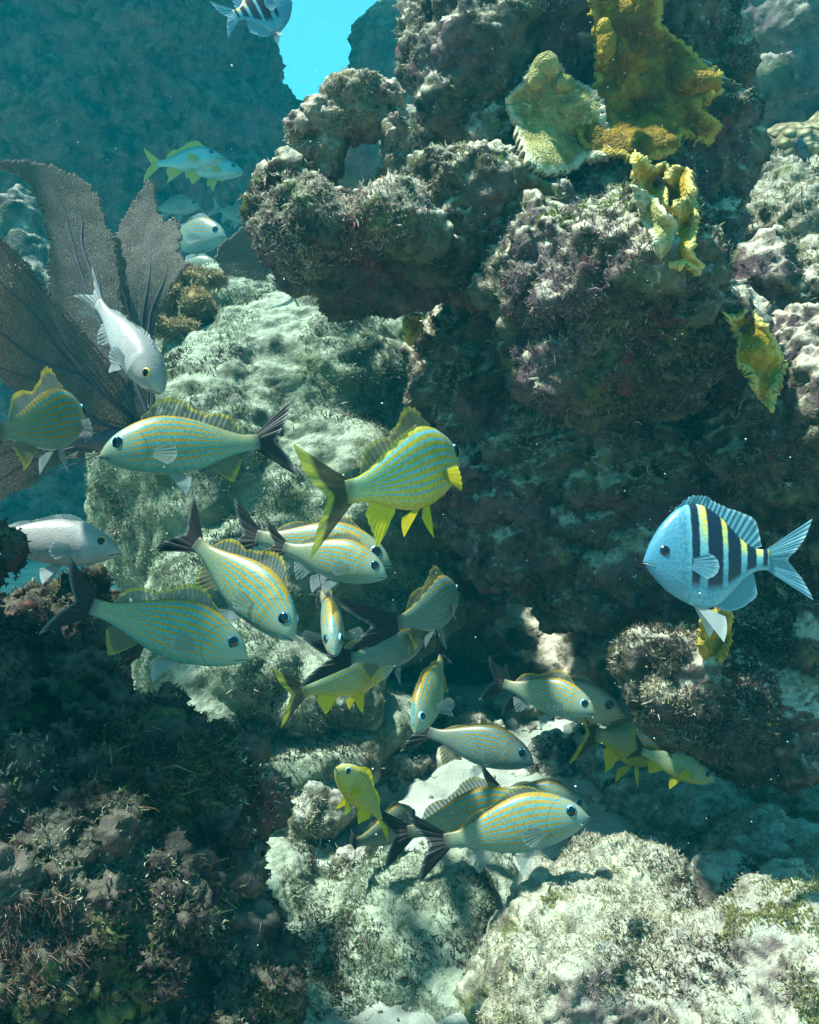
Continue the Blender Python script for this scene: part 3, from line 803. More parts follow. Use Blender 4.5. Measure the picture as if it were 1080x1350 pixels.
# seaweed hanging over the foreground rock
def weed(name, mask, mat, n, size, label, seed, along):
    V, N = get_vn(left_me)
    px = V @ np.array(CR) / (V @ np.array(CF)) * FPX + 540
    py = -(V @ np.array(CU)) / (V @ np.array(CF)) * FPX + 675
    ok = in_poly(px, py, mask) & ((N @ np.array(CF)) < .2)
    idx = np.where(ok)[0]
    g = np.random.default_rng(seed)
    idx = g.choice(idx, n)
    p = V[idx]; m = n
    d = N[idx] * .8 + g.normal(0, .35, (m, 3)) + np.array(along)
    L = size * np.exp(g.normal(0, .35, m))
    segs = 5
    rows, side = [], np.cross(d, g.normal(0, 1, (m, 3))); side /= np.linalg.norm(side, axis=1, keepdims=True)
    pos = p - d * .002
    for k in range(segs):
        wv = (L * .024 * (1 - .75 * abs(k / (segs - 1) - .4)))[:, None]
        rows.append(np.stack([pos - side * wv, pos + side * wv], 1))
        d = d + np.array((0, 0, -.16)) + g.normal(0, .22, (m, 3)); d /= np.linalg.norm(d, axis=1, keepdims=True)
        pos = pos + d * (L / segs)[:, None]
    VV = np.stack(rows, 1).reshape(-1, 3)
    b = np.arange(m)[:, None] * (segs * 2) + np.arange(segs - 1)[None, :] * 2
    F = np.stack([b, b + 1, b + 3, b + 2], -1).reshape(-1, 4)
    o = link(name, npmesh(name, VV, F, smooth=False), mat)
    return tag(o, label, 'seaweed', kind='stuff')


weed('seaweed', [(110, 960), (200, 945), (300, 985), (325, 1030), (300, 1070), (220, 1085), (120, 1060)], turf_mat('weed_green', [(0.05, 0.08, 0.015), (0.09, 0.06, 0.03), (0.05, 0.03, 0.025), (0.22, 0.17, 0.09), (0.07, 0.13, 0.02)]), 9000, .012,
     'bushy green and brown seaweed draped over the shaded foreground rock', 501, (.5, -.1, .1))
weed('seaweed', [(0, 1180), (90, 1170), (110, 1270), (60, 1320), (0, 1330)], turf_mat('weed_red', [(0.12, 0.07, 0.05), (0.30, 0.23, 0.18), (0.06, 0.03, 0.025), (0.18, 0.10, 0.06)]), 6000, .009,
     'reddish brown bushy seaweed low on the shaded foreground rock at the frame edge', 502, (.3, -.2, -.1))
weed('seaweed', [(140, 1000), (330, 1000), (330, 1250), (180, 1260)], turf_mat('weed_olive', [(0.06, 0.09, 0.03), (0.10, 0.13, 0.04), (0.07, 0.05, 0.04)]), 4000, .008,
     'short olive seaweed on the steep face of the shaded foreground rock', 503, (.1, -.2, -.1))

# ------------------------------------------------------------------ fish
exec_fish = True
PROF = {
    'grunt': dict(top=[0, .075, .125, .185, .222, .235, .222, .19, .145, .098, .062, .058], bot=[0.012, .055, .085, .125, .15, .165, .165, .148, .118, .082, .056, .052],
                  wid=[.014, .044, .062, .082, .09, .09, .084, .072, .055, .039, .026, .017]),
    'sergeant': dict(top=[0, .11, .19, .305, .375, .395, .375, .315, .225, .13, .08, .072], bot=[0.012, .08, .135, .225, .28, .325, .335, .31, .23, .135, .08, .072],
                     wid=[.014, .045, .065, .088, .098, .098, .09, .077, .058, .04, .027, .018]),
    'snapper': dict(top=[0, .06, .10, .155, .185, .19, .18, .155, .12, .08, .054, .05], bot=[0.012, .05, .075, .11, .135, .145, .145, .132, .105, .072, .05, .046],
                    wid=[.018, .055, .08, .105, .112, .11, .1, .084, .063, .043, .028, .018]),
}
SX = [0, .05, .1, .2, .3, .4, .5, .6, .7, .8, .9, 1]


def fuv(t):
    return t.n('ShaderNodeSeparateXYZ', {0: t.n('ShaderNodeAttribute', attribute_name='fuv').outputs['Vector']}).outputs


def grunt_mat(name, base, stripe, belly, n=9.5, thr=(0.3, -0.2), back=None, tail_c=(0.035, 0.035, 0.035)):
    t = NT(name)
    u, v, _ = fuv(t)
    uv = t.n('ShaderNodeCombineXYZ', {0: t.math('MULTIPLY', u, 14.0), 1: t.math('MULTIPLY', v, 5.0)}).outputs[0]
    oi = t.n('ShaderNodeObjectInfo').outputs['Random']
    uvr = t.n('ShaderNodeVectorMath', {0: uv, 1: t.n('ShaderNodeCombineXYZ', {2: t.math('MULTIPLY', oi, 50)}).outputs[0]}, operation='ADD').outputs[0]
    wob = t.math('SUBTRACT', t.noise(uvr, 1.0, 3, .6), .5)
    head = t.mr(u, .30, .12)
    amp = t.math('MULTIPLY_ADD', head, .10, .045)
    v2 = t.math('MULTIPLY_ADD', wob, amp, v)
    v2 = t.math('MULTIPLY_ADD', head, t.math('MULTIPLY', t.math('SUBTRACT', .3, u), .25), v2)
    s = t.math('SINE', t.math('MULTIPLY', v2, 2 * math.pi * n))
    th = t.mr(v, .3, .75, thr[0], thr[1], False)
    mask = t.mr(t.math('SUBTRACT', s, th), -.14, .14)
    mask = t.math('MULTIPLY', mask, t.mr(v, .04, .26))
    mask = t.math('MULTIPLY', mask, t.mr(t.noise(uvr, 3.0, 4, .7), .25, .45, .55, 1))
    bcol = t.mix(t.mr(v, .12, .55), belly, base)
    bcol = t.mix(t.math('MULTIPLY', t.mr(v, .82, 1.0), .55), bcol, back or tuple(x * .55 for x in base))
    c = t.mix(mask, bcol, stripe)
    sc = t.voro(t.n('ShaderNodeCombineXYZ', {0: t.math('MULTIPLY', u, 62), 1: t.math('MULTIPLY', v, 27)}).outputs[0], 1.0)
    c = t.mix(t.math('MULTIPLY', t.mr(sc, .3, .75), t.mr(u, .22, .34, 0, .42)), c, tuple(x * .42 for x in base))
    c = t.mix(t.math('MULTIPLY', head, .35), c, tuple(.5 * a + .3 * b for a, b in zip(base, stripe)))
    gill = t.mr(t.math('ABSOLUTE', t.math('SUBTRACT', u, t.math('SUBTRACT', .30, t.math('MULTIPLY', t.math('POWER', t.math('SUBTRACT', v, .45), 2), .45)))), .001, .010, .42, 0)
    c = t.mix(gill, c, tuple(x * .35 for x in base))
    s2 = t.math('SINE', t.math('MULTIPLY', t.math('ADD', t.math('MULTIPLY', v2, 17), t.math('MULTIPLY', u, 9)), 2 * math.pi))
    c = t.mix(t.math('MULTIPLY', t.math('MULTIPLY', t.mr(s2, -.1, .5), head), .55), c, tuple(.8 * a + .1 for a in base))
    c = t.mix(t.mr(u, .93, 1.0, 0, .75), c, tail_c)
    return t.done(t.bsdf(c, .38, t.bump(t.math('MULTIPLY', sc, -1), .06, .003), .35, **{'Sheen Weight': 0.0}))


M_GR = grunt_mat('blue_grunt_skin', (0.06, 0.25, 0.25), (0.34, 0.20, 0.004), (0.11, 0.27, 0.22))
M_GRP = grunt_mat('pale_grunt_skin', (0.10, 0.28, 0.29), (0.34, 0.21, 0.008), (0.15, 0.28, 0.24))
M_GRD = grunt_mat('shade_toned_grunt_skin', (0.07, 0.20, 0.24), (0.22, 0.16, 0.025), (0.12, 0.23, 0.23))  # grunt skin with shade put into darker, duller colours
M_GRY = grunt_mat('yellow_grunt_skin', (0.42, 0.38, 0.05), (0.12, 0.42, 0.52), (0.52, 0.48, 0.06), 10, (.5, .35), (0.30, 0.28, 0.05), (0.10, 0.09, 0.03))
M_GRYY = grunt_mat('yellow_juvenile_skin', (0.50, 0.40, 0.035), (0.42, 0.48, 0.26), (0.58, 0.48, 0.04), 9, (.5, .3), (0.42, 0.34, 0.03), (0.5, 0.42, 0.03))


def plain_skin(name, back, side, belly, speck=.4):
    t = NT(name)
    u, v, _ = fuv(t)
    c = t.mix(t.mr(v, .1, .5), belly, side)
    c = t.mix(t.mr(v, .6, 1.0), c, back)
    sc = t.voro(t.n('ShaderNodeCombineXYZ', {0: t.math('MULTIPLY', u, 66), 1: t.math('MULTIPLY', v, 28)}).outputs[0], 1.0)
    c = t.mix(t.math('MULTIPLY', t.mr(sc, .25, .7), t.mr(u, .24, .34, 0.03, speck)), c, tuple(x * .5 for x in side))
    c = t.mix(t.math('MULTIPLY', t.mr(u, .26, .1), .4), c, tuple(x * .7 for x in back))
    gill = t.mr(t.math('ABSOLUTE', t.math('SUBTRACT', u, t.math('SUBTRACT', .30, t.math('MULTIPLY', t.math('POWER', t.math('SUBTRACT', v, .45), 2), .45)))), .001, .009, .28, 0)
    c = t.mix(gill, c, tuple(x * .4 for x in side))
    return t.done(t.bsdf(c, .36, t.bump(t.math('MULTIPLY', sc, -1), .08, .003), .5))


M_SNAP = plain_skin('grey_snapper_skin', (0.24, 0.235, 0.22), (0.38, 0.37, 0.35), (0.50, 0.50, 0.47))
M_SNAPB = plain_skin('silvery_blue_skin', (0.07, 0.20, 0.22), (0.14, 0.34, 0.36), (0.22, 0.40, 0.40))
M_OLIVE = plain_skin('olive_grunt_skin', (0.20, 0.20, 0.13), (0.30, 0.30, 0.18), (0.36, 0.36, 0.25))
M_DAMSEL = plain_skin('black_damsel_skin', (0.02, 0.02, 0.025), (0.025, 0.025, 0.03), (0.04, 0.04, 0.05))

t = NT('sergeant_skin')
u, v, _ = fuv(t)
ub = t.math('ADD', u, t.math('MULTIPLY', t.math('SUBTRACT', v, .5), -.01))
ub = t.math('ADD', ub, t.math('MULTIPLY', t.math('SUBTRACT', t.noise(t.n('ShaderNodeCombineXYZ', {0: t.math('MULTIPLY', u, 30), 1: t.math('MULTIPLY', v, 14)}).outputs[0], 1.0, 3), .5), .02))
bars = None
for k, (cu, hw) in enumerate([(.385, .032), (.545, .062), (.705, .056), (.85, .04), (.965, .02)]):
    m = t.mr(t.math('ABSOLUTE', t.math('SUBTRACT', ub, cu)), hw - .008, hw + .008, 1, 0)
    bars = m if bars is None else t.math('MAXIMUM', bars, m)
bars = t.math('MULTIPLY', bars, t.mr(v, .14, .26))
sc = t.voro(t.n('ShaderNodeCombineXYZ', {0: t.math('MULTIPLY', u, 34), 1: t.math('MULTIPLY', v, 26)}).outputs[0], 1.0)
c = t.mix(t.mr(v, .2, .55), (0.03, 0.23, 0.33), (0.13, 0.39, 0.46))
c = t.mix(t.math('MULTIPLY', t.mr(v, .55, .85), t.mr(ub, .40, .45)), c, (0.76, 0.68, 0.03))
c = t.mix(t.mr(u, .38, .30), c, (0.045, 0.19, 0.28))
c = t.mix(t.math('MULTIPLY', t.mr(sc, .3, .7), t.mr(u, .2, .4, .12, .5)), c, (0.20, 0.36, 0.42))
c = t.mix(bars, c, (0.006, 0.012, 0.03))
M_SERG = t.done(t.bsdf(c, .4, t.bump(t.math('MULTIPLY', sc, -1), .10, .003), .45))


def fin_mat(name, inner, outer, edge=.8, trans=.25, rays=1.0):
    """fin: x runs along the fin, y from root to margin"""
    t = NT(name)
    u, v, nr = fuv(t)
    ray = t.math('SINE', t.math('MULTIPLY', u, 2 * math.pi * 21))
    wob = t.math('MULTIPLY', ray, .012)
    c = t.mix(t.mr(t.math('ADD', v, wob), edge - .1, edge + .06), inner, outer)
    c = t.mix(t.mr(ray, -.2, .9, 0, .32 * rays), c, tuple(x * .45 for x in inner))
    c = t.mix(t.mr(t.noise(t.obj(), 160, 3, .6), .4, .7, 0, .25), c, tuple(x * .6 for x in inner))
    b = t.bsdf(c, .5, t.bump(ray, .35, .002), .3)
    tl = t.n('ShaderNodeBsdfTranslucent', {0: c}).outputs[0]
    sh = t.n('ShaderNodeMixShader', {0: .35, 1: b, 2: tl}).outputs[0]
    tp = t.n('ShaderNodeBsdfTransparent').outputs[0]
    return t.done(t.n('ShaderNodeMixShader', {0: t.mr(ray, -1, .6, trans * 1.3, trans * .4, False), 1: sh, 2: tp}).outputs[0])


F_DORS = fin_mat('grey_fin_yellow_edge', (0.17, 0.19, 0.16), (0.60, 0.43, 0.03), .80, .3)
F_TAILB = fin_mat('black_tail', (0.018, 0.016, 0.018), (0.16, 0.18, 0.17), .93, .0, .15)
F_GREY = fin_mat('grey_fin', (0.26, 0.34, 0.33), (0.40, 0.46, 0.46), .9, .5, .5)
F_PEC = fin_mat('clear_pectoral_fin', (0.24, 0.33, 0.31), (0.36, 0.44, 0.43), .93, .68, .5)
F_SMOKE = fin_mat('smoky_yellow_fin', (0.13, 0.14, 0.08), (0.40, 0.34, 0.06), .8, .15)
F_YEL = fin_mat('yellow_fin', (0.68, 0.58, 0.02), (0.72, 0.64, 0.03), .9, .05, .4)
F_TAILY = fin_mat('black_and_yellow_tail', (0.05, 0.045, 0.02), (0.42, 0.42, 0.06), .74, .05, .5)
F_PALE = fin_mat('pale_fin', (0.42, 0.47, 0.47), (0.58, 0.63, 0.62), .9, .2)
F_SERG = fin_mat('blue_grey_fin', (0.12, 0.32, 0.42), (0.28, 0.48, 0.55), .9, .08)
F_YSNAP = fin_mat('soft_yellow_fin', (0.45, 0.42, 0.06), (0.5, 0.48, 0.1), .9, .15)
F_BLK = fin_mat('black_fin', (0.02, 0.02, 0.025), (0.03, 0.03, 0.04), .9, .02)


def simple(name, col, rough=.3, spec=.5):
    t = NT(name)
    n = t.noise(t.obj(), 240, 3)
    return t.done(t.bsdf(t.mix(n, tuple(x * .8 for x in col), col), rough, None, spec))


t = NT('blue_white_iris')
E_BLUE = t.done(t.bsdf(t.mix(t.mr(t.noise(t.obj(), 75, 3), .42, .56), (0.03, 0.12, 0.17), (0.30, 0.62, 0.70)), .12))
E_YEL = simple('yellow_iris', (0.62, 0.46, 0.05), .2)
E_DARK = simple('dark_iris', (0.03, 0.08, 0.16), .2)
E_PUP = simple('black_pupil', (0.004, 0.005, 0.008), .08)
LIP = simple('pale_blue_lip', (0.18, 0.36, 0.39), .4)
LIPG = simple('grey_lip', (0.42, 0.42, 0.42), .4)

STY = {
    'blue': dict(prof='grunt', skin=M_GR, dorsal=F_DORS, tail=F_TAILB, anal=F_SMOKE, pec=F_PEC, pel=F_GREY, iris=E_BLUE, lip=LIP),
    'pale': dict(prof='grunt', skin=M_GRP, dorsal=F_DORS, tail=F_TAILB, anal=F_GREY, pec=F_PEC, pel=F_GREY, iris=E_BLUE, lip=LIP),
    'shade_toned': dict(prof='grunt', skin=M_GRD, dorsal=F_SMOKE, tail=F_TAILB, anal=F_SMOKE, pec=F_PEC, pel=F_GREY, iris=E_BLUE, lip=LIP),
    'yellow': dict(prof='grunt', skin=M_GRY, dorsal=F_SMOKE, tail=F_TAILY, anal=F_YEL, pec=F_YEL, pel=F_YEL, iris=E_BLUE, lip=LIP),
    'juvenile': dict(prof='grunt', skin=M_GRYY, dorsal=F_YEL, tail=F_YEL, anal=F_YEL, pec=F_YEL, pel=F_YEL, iris=E_BLUE, lip=LIP),
    'olive': dict(prof='grunt', skin=M_OLIVE, dorsal=F_SMOKE, tail=F_TAILB, anal=F_SMOKE, pec=F_GREY, pel=F_GREY, iris=E_DARK, lip=LIPG),
    'snapper': dict(prof='snapper', skin=M_SNAP, dorsal=F_PALE, tail=F_PALE, anal=F_PALE, pec=F_PALE, pel=F_PALE, iris=E_YEL, lip=LIPG),
    'school': dict(prof='snapper', skin=M_SNAPB, dorsal=F_YSNAP, tail=F_YSNAP, anal=F_YSNAP, pec=F_YSNAP, pel=F_YSNAP, iris=E_DARK, lip=LIP),
    'hazy': dict(prof='grunt', skin=M_GRD, dorsal=F_GREY, tail=F_GREY, anal=F_GREY, pec=F_GREY, pel=F_GREY, iris=E_DARK, lip=LIP),
    'sergeant': dict(prof='sergeant', skin=M_SERG, dorsal=F_SERG, tail=F_SERG, anal=F_SERG, pec=F_SERG, pel=F_PALE, iris=E_DARK, lip=LIP),
    'damsel': dict(prof='sergeant', skin=M_DAMSEL, dorsal=F_BLK, tail=F_BLK, anal=F_BLK, pec=F_BLK, pel=F_BLK, iris=E_DARK, lip=F_BLK),
}


def fish(name, label, cat, group, style, nose, tail, roll=0.0, bend=0.0, dorsal=1.0, tailspread=1.0, pec=35, pel=1.0, tailyaw=0.0, deep=1.0, simple_far=False, taillen=1.0, fat=1.0, analh=1.0):
    """nose / tail = (px, py, depth) of the snout and of the root of the tail fin"""
    st = STY[style]
    pr = PROF[st['prof']]
    sg = st['prof'] == 'sergeant'
    a, b = P(*nose), P(*tail)
    SL = (a - b).length
    fwd = (a - b).normalized()
    up = CU - fwd * CU.dot(fwd)
    if up.length < .15:
        up = -CF - fwd * (-CF).dot(fwd)
    up.normalize()
    up = Matrix.Rotation(math.radians(roll), 3, fwd) @ up
    sidev = up.cross(fwd)                      # left side of the fish
    mid = (a + b) / 2
    Mx = Matrix((( fwd.x, sidev.x, up.x, mid.x), (fwd.y, sidev.y, up.y, mid.y), (fwd.z, sidev.z, up.z, mid.z), (0, 0, 0, 1)))
    root = bpy.data.objects.new(name, None)
    root.empty_display_size = .02
    COL.objects.link(root)
    root.matrix_world = Mx
    tag(root, label, cat, group)

    gv = np.random.default_rng(int(nose[0] * 7 + nose[1]))
    deep = deep * gv.uniform(.93, 1.0)
    top = lambda s: crom(SX, pr['top'], s) * deep
    bot = lambda s: crom(SX, pr['bot'], s) * deep
    wid = lambda s: crom(SX, pr['wid'], s) * fat
    spine_y = lambda s: bend * 4 * s * (1 - s)

    def world(s, y, z):
        """body coordinates (fraction along, sideways, up; in body lengths) -> local metres, following the bend"""
        s = np.asarray(s, float); y = np.asarray(y, float); z = np.asarray(z, float)
        sc = np.clip(s, 0, 1)
        cy = spine_y(sc) + np.where(s > 1, (s - 1) * (-4 * bend + tailyaw), 0)
        dy = bend * 4 * (1 - 2 * sc) + np.where(s > 1, tailyaw, 0)
        nrm = np.sqrt(1 + dy * dy)
        # x forward is -s ; the sideways normal of the curve
        x = -(s - .5) + y * dy / nrm
        yy = cy + y / nrm
        return np.stack([x * SL, yy * SL, z * SL + 0 * x], -1)

    # body
    ns, nr = 64, 28
    s = np.concatenate([[0, .004, .012, .025], np.linspace(.04, 1, ns - 4)])
    th = np.linspace(0, 2 * np.pi, nr, endpoint=False)
    zt, zb, ww = top(s), -bot(s), wid(s)
    zc, hz = (zt + zb) / 2, (zt - zb) / 2
    k0 = np.clip(s / .03, 0, 1) ** .5
    oper = 1 + .05 * np.exp(-((s - .27) / .03) ** 2)
    SS = np.repeat(s[:, None], nr, 1)
    CT, ST = np.cos(th)[None], np.sin(th)[None]
    YY = (ww * oper * (.25 + .75 * k0))[:, None] * np.sign(CT) * np.abs(CT) ** .9
    ZZ = zc[:, None] + (hz * (.3 + .7 * k0))[:, None] * np.sign(ST) * np.abs(ST) ** 1.05
    V = world(SS, YY, ZZ).reshape(-1, 3)
    vv = np.repeat(((np.sin(th) + 1) / 2)[None], ns, 0)
    vv = (ZZ - zb[:, None]) / (zt - zb)[:, None]
    A = np.stack([SS, vv, 0 * SS], -1).reshape(-1, 3)
    F = quads(ns, nr, True)
    V = np.concatenate([V, world([-.004, 1.0], [0, 0], [zc[0], zc[-1]])]); A = np.concatenate([A, [[0, .5, 0], [1, .5, 0]]])
    n0 = ns * nr
    j = np.arange(nr); j2 = (j + 1) % nr
    F = np.concatenate([F, np.stack([j, j2, 0 * j + n0, 0 * j + n0], -1), np.stack([(ns - 1) * nr + j2, (ns - 1) * nr + j, 0 * j + n0 + 1, 0 * j + n0 + 1], -1)])
    T = np.concatenate([F[:, [0, 2, 1]], F[:, [0, 3, 2]]])
    T = T[(T[:, 0] != T[:, 1]) & (T[:, 1] != T[:, 2]) & (T[:, 0] != T[:, 2])]
    link('body', npmesh('fish_body', V, T, True, A), st['skin'], root)

    def surf_y(ss, z):
        zt_, zb_ = top(np.array([ss]))[0], -bot(np.array([ss]))[0]
        q = np.clip((z - (zt_ + zb_) / 2) / ((zt_ - zb_) / 2), -1, 1)
        return wid(np.array([ss]))[0] * math.sqrt(max(0, 1 - q * q)) ** .9

    # eyes
    er = {'grunt': .043, 'snapper': .036, 'sergeant': .045}[st['prof']]
    es, ez = {'grunt': (.125, .072), 'snapper': (.14, .065), 'sergeant': (.15, .07)}[st['prof']]
    ez *= deep
    for sd in (1, -1):
        ey = surf_y(es, ez)
        c = np.array(world(es, sd * (ey - er * .2), ez))
        sl = .35
        ax = np.array([sl * .6, sd, .12]); ax /= np.linalg.norm(ax)
        e1 = np.cross([0, 0, 1], ax); e1 /= np.linalg.norm(e1); e2 = np.cross(ax, e1)
        R = np.stack([e1, ax, e2])
        loc = ICO_V * np.array([er, er * .42, er]) * SL
        eo = link('eye', npmesh('eye', loc @ R + c, ICO_F), st['iris'], root)
        if not simple_far:
            loc = ICO_V * np.array([er * .8, er * .42, er * .84]) * SL
            link('pupil', npmesh('pupil', loc @ R + c + ax * er * .115 * SL, ICO_F), E_PUP, eo)
    # mouth: two lips meeting at the snout
    if style != 'damsel':
        q = np.linspace(-1, 1, 17)
        for dz, nm, rr, mm in ((-.001, 'mouth', .0026, E_PUP), (-.0085, 'lip', .0042, st['lip'])):
            ms = .006 + .07 * np.abs(q) ** 1.25
            mz = zc[0] - .006 + dz - .022 * np.abs(q) ** 1.4
            my = np.array([surf_y(x, z) for x, z in zip(ms, mz)]) * np.sign(q)
            my = np.where(np.abs(q) < .3, my * np.abs(q) / .3, my)
            link(nm, tube([Vector(p) for p in world(ms - .005 * (np.abs(q) < .25), my, mz)], SL * rr, 6), mm, root)

    # fins
    def fin(nm, base, tipf, mat, nu=34, nv=7, cup=0.0):
        """base(t)->(s,y,z), tip(t)->(s,y,z)"""
        tq = np.linspace(0, 1, nu)
        B = np.array([base(x) for x in tq]); T_ = np.array([tipf(x) for x in tq])
        vq = np.linspace(0, 1, nv)
        G = B[:, None] * (1 - vq)[None, :, None] + T_[:, None] * vq[None, :, None]
        G[..., 1] += cup * np.sin(vq * np.pi * .5)[None] * np.sin(tq * np.pi)[:, None]
        G[..., 1] += .004 * np.sin(tq * 40)[:, None] * vq[None]
        V = world(G[..., 0], G[..., 1], G[..., 2]).reshape(-1, 3)
        A = np.stack(np.broadcast_arrays(tq[:, None], vq[None], 0), -1).reshape(-1, 3)
        return link(nm, npmesh(nm, V, quads(nu, nv), True, A), mat, root)

    zt1 = lambda x: float(top(np.array([x]))[0]); zb1 = lambda x: float(bot(np.array([x]))[0])
    d0, d1 = (.27, .88) if not sg else (.25, .88)
    if sg:
        dh = lambda x: float(crom([0, .08, .3, .55, .72, .85, 1], [.02, .055, .07, .075, .14, .16, .02], x))
    else:
        dh = lambda x: float(crom([0, .07, .18, .35, .52, .6, .72, .86, 1], [.015, .09, .125, .105, .065, .06, .10, .095, .02], x)) * dorsal * .78
    def saw(x):
        return .018 * (1 - ((x * 18) % 1)) * (x < .6) * dorsal
    sweep = .10 if not sg else .10
    fin('dorsal_fin', lambda x: (d0 + (d1 - d0) * x, 0, zt1(d0 + (d1 - d0) * x) - .012),
        lambda x: (d0 + (d1 - d0) * x + dh(x) * .55 + (.05 * max(0, x - .75) / .25 if sg else 0), .01 * math.sin(x * 9), zt1(d0 + (d1 - d0) * x) + dh(x) - .012 + saw(x)), st['dorsal'], 60)
    a0, a1 = (.66, .84) if not sg else (.56, .86)
    ah = (lambda x: float(crom([0, .2, .5, 1], [.03, .135, .12, .05], x)) * analh) if not sg else (lambda x: float(crom([0, .3, .6, .85, 1], [.03, .10, .14, .13, .02], x)))
    fin('anal_fin', lambda x: (a0 + (a1 - a0) * x, 0, -zb1(a0 + (a1 - a0) * x) + .012),
        lambda x: (a0 + (a1 - a0) * x + ah(x) * .65, .006 * math.sin(x * 8), -zb1(a0 + (a1 - a0) * x) + .012 - ah(x)), st['anal'], 26)

    # tail: rays fan out from the root, longest at the two tips
    def tail_tip(x):
        r = 2 * x - 1
        L = (.115 + .20 * abs(r) ** 1.5) * taillen
        ang = r * math.radians(41) * tailspread
        return (.985 + L * math.cos(ang), .02 * math.sin(r * 3), (pr['top'][-1] - pr['bot'][-1]) * .5 * deep + r * .045 + L * math.sin(ang))
    fin('tail_fin', lambda x: (.965, 0, (pr['top'][-1] * deep) * (2 * x - 1) * .9), tail_tip, st['tail'], 41, 10)
    if not simple_far or True:
        for sd in (1, -1):
            pa = math.radians(pec)
            ps, pz = .315, -.02 * deep
            py = surf_y(ps, pz)
            Lp = .17 if not sg else .24
            def ptip(x):
                L = Lp * (.55 + .45 * math.sin(math.pi * (.15 + .7 * x)))
                el = (x - .62) * 1.15
                return (ps + L * math.cos(pa) * math.cos(el), sd * (py + L * math.sin(pa)), pz + L * math.sin(el))
            fin('pectoral_fin', lambda x: (ps, sd * (py - .008), pz + .05 * (x - .5)), ptip, st['pec'], 20, 6)
            vs = .40
            Lv = .19 * pel
            vz = -zb1(vs) + .012
            def vtip(x):
                L = Lv * (1 - .45 * x)
                el = math.radians(58 - 30 * x)
                return (vs + .05 * x + L * math.cos(el), sd * (.03 + L * .35), vz - L * math.sin(el))
            fin('pelvic_fin', lambda x: (vs + .05 * x, sd * (.022 - .01 * x), vz), vtip, st['pel'], 14, 6)
    return root


G = 'grunts schooling under the overhang'
fish('striped_grunt', 'blue and yellow striped grunt swimming in profile under the diving pale snapper, black tail spread', 'fish', G, 'blue', (130, 601, .88), (343, 583, .92), roll=4, dorsal=1.15, pec=20)
fish('striped_grunt', 'striped grunt cut off by the frame edge beside the sea fan, dorsal spines raised', 'fish', G, 'blue', (106, 553, 1.03), (-4, 570, .86), bend=-.05, dorsal=1.35, pec=55, deep=1.0)
fish('striped_grunt', 'largest striped grunt, in front of the maroon foreground rock with its black tail raised high', 'fish', G, 'blue', (328, 868, .77), (120, 800, .745), roll=-2, bend=.03, dorsal=1.05, pec=15)
fish('striped_grunt', 'striped grunt swimming steeply down toward the viewer just above the largest grunt', 'fish', G, 'blue', (388, 843, .81), (258, 716, .86), roll=-8, bend=.03, dorsal=1.1, pec=18)
fish('striped_grunt', 'pale grunt with thin yellow stripes, nearer of two overlapping below the yellow grunt', 'fish', G, 'pale', (511, 760, 1.02), (374, 722, 1.05), roll=-4, dorsal=.7, pec=30, tailspread=.8)
fish('striped_grunt', 'pale striped grunt mostly hidden behind its neighbour, only its back, brow and tail showing', 'fish', G, 'pale', (517, 744, 1.13), (338, 708, 1.15), roll=-4, dorsal=.6)
fish('yellow_grunt', 'large yellow grunt with blue lines turning toward the overhanging rock, yellow fins spread', 'fish', G, 'yellow', (602, 610, 1.13), (456, 650, .95), bend=-.04, dorsal=1.1, pec=60, deep=1.15, tailspread=.95, taillen=1.15, analh=1.3)
fish('striped_grunt', 'small striped grunt seen head on, swimming down toward the viewer with its side fins out', 'fish', G, 'pale', (440, 863, .97), (424, 785, 1.10), pec=75, roll=4, bend=.03)
fish('striped_grunt', 'shade darkened striped grunt heading for the hollow, upper of two with sickle black tails', 'fish', G, 'shade_toned', (600, 785, 1.18), (524, 822, 1.04), bend=-.05, dorsal=.9, pec=25, deep=1.1, taillen=1.3, tailyaw=.9, tailspread=.8)
fish('striped_grunt', 'shade darkened striped grunt heading for the hollow, lower of two with sickle black tails', 'fish', G, 'shade_toned', (556, 845, 1.12), (462, 868, 1.02), bend=-.05, dorsal=.9, pec=25, taillen=1.25, tailyaw=.9, tailspread=.8)
fish('yellow_grunt', 'yellow finned grunt with a black banded yellow tail, beneath the sickle tailed pair', 'fish', G, 'yellow', (520, 872, 1.22), (398, 912, 1.12), bend=-.03, pec=45, dorsal=.8)
fish('striped_grunt', 'striped grunt nosing down toward the sand with its tail straight up', 'fish', G, 'blue', (546, 966, .94), (582, 868, 1.04), roll=14, bend=.04, pec=60, dorsal=.5)
fish('striped_grunt', 'pale blue grunt in profile with raised dark tail, just left of the fuzzy boulder', 'fish', G, 'pale', (786, 940, 1.12), (664, 902, 1.17), roll=-2, bend=.02, dorsal=.9, pec=20)
fish('olive_grunt', 'dull olive fish whose snout shows past the head of a pale blue grunt', 'fish', G, 'olive', (824, 942, 1.25), (690, 915, 1.35), dorsal=.5)
fish('striped_grunt', 'dark teal grunt gliding level over the pale sand', 'fish', G, 'shade_toned', (705, 1006, 1.24), (565, 966, 1.28), roll=-4, dorsal=.35, pec=40)
fish('yellow_juvenile_grunt', 'small bright yellow fish pointing up over the sand', 'fish', 'small yellow fish near the sand', 'juvenile', (443, 1012, 1.05), (504, 1078, 1.10), roll=-10, bend=-.05, dorsal=.6, tailspread=.5, pec=12)
fish('striped_grunt', 'dark grunt with its thin black tail hanging down, behind the small bright yellow fish', 'fish', G, 'shade_toned', (546, 1074, 1.22), (468, 1112, 1.12), bend=-.05, dorsal=.5, tailyaw=-.9)
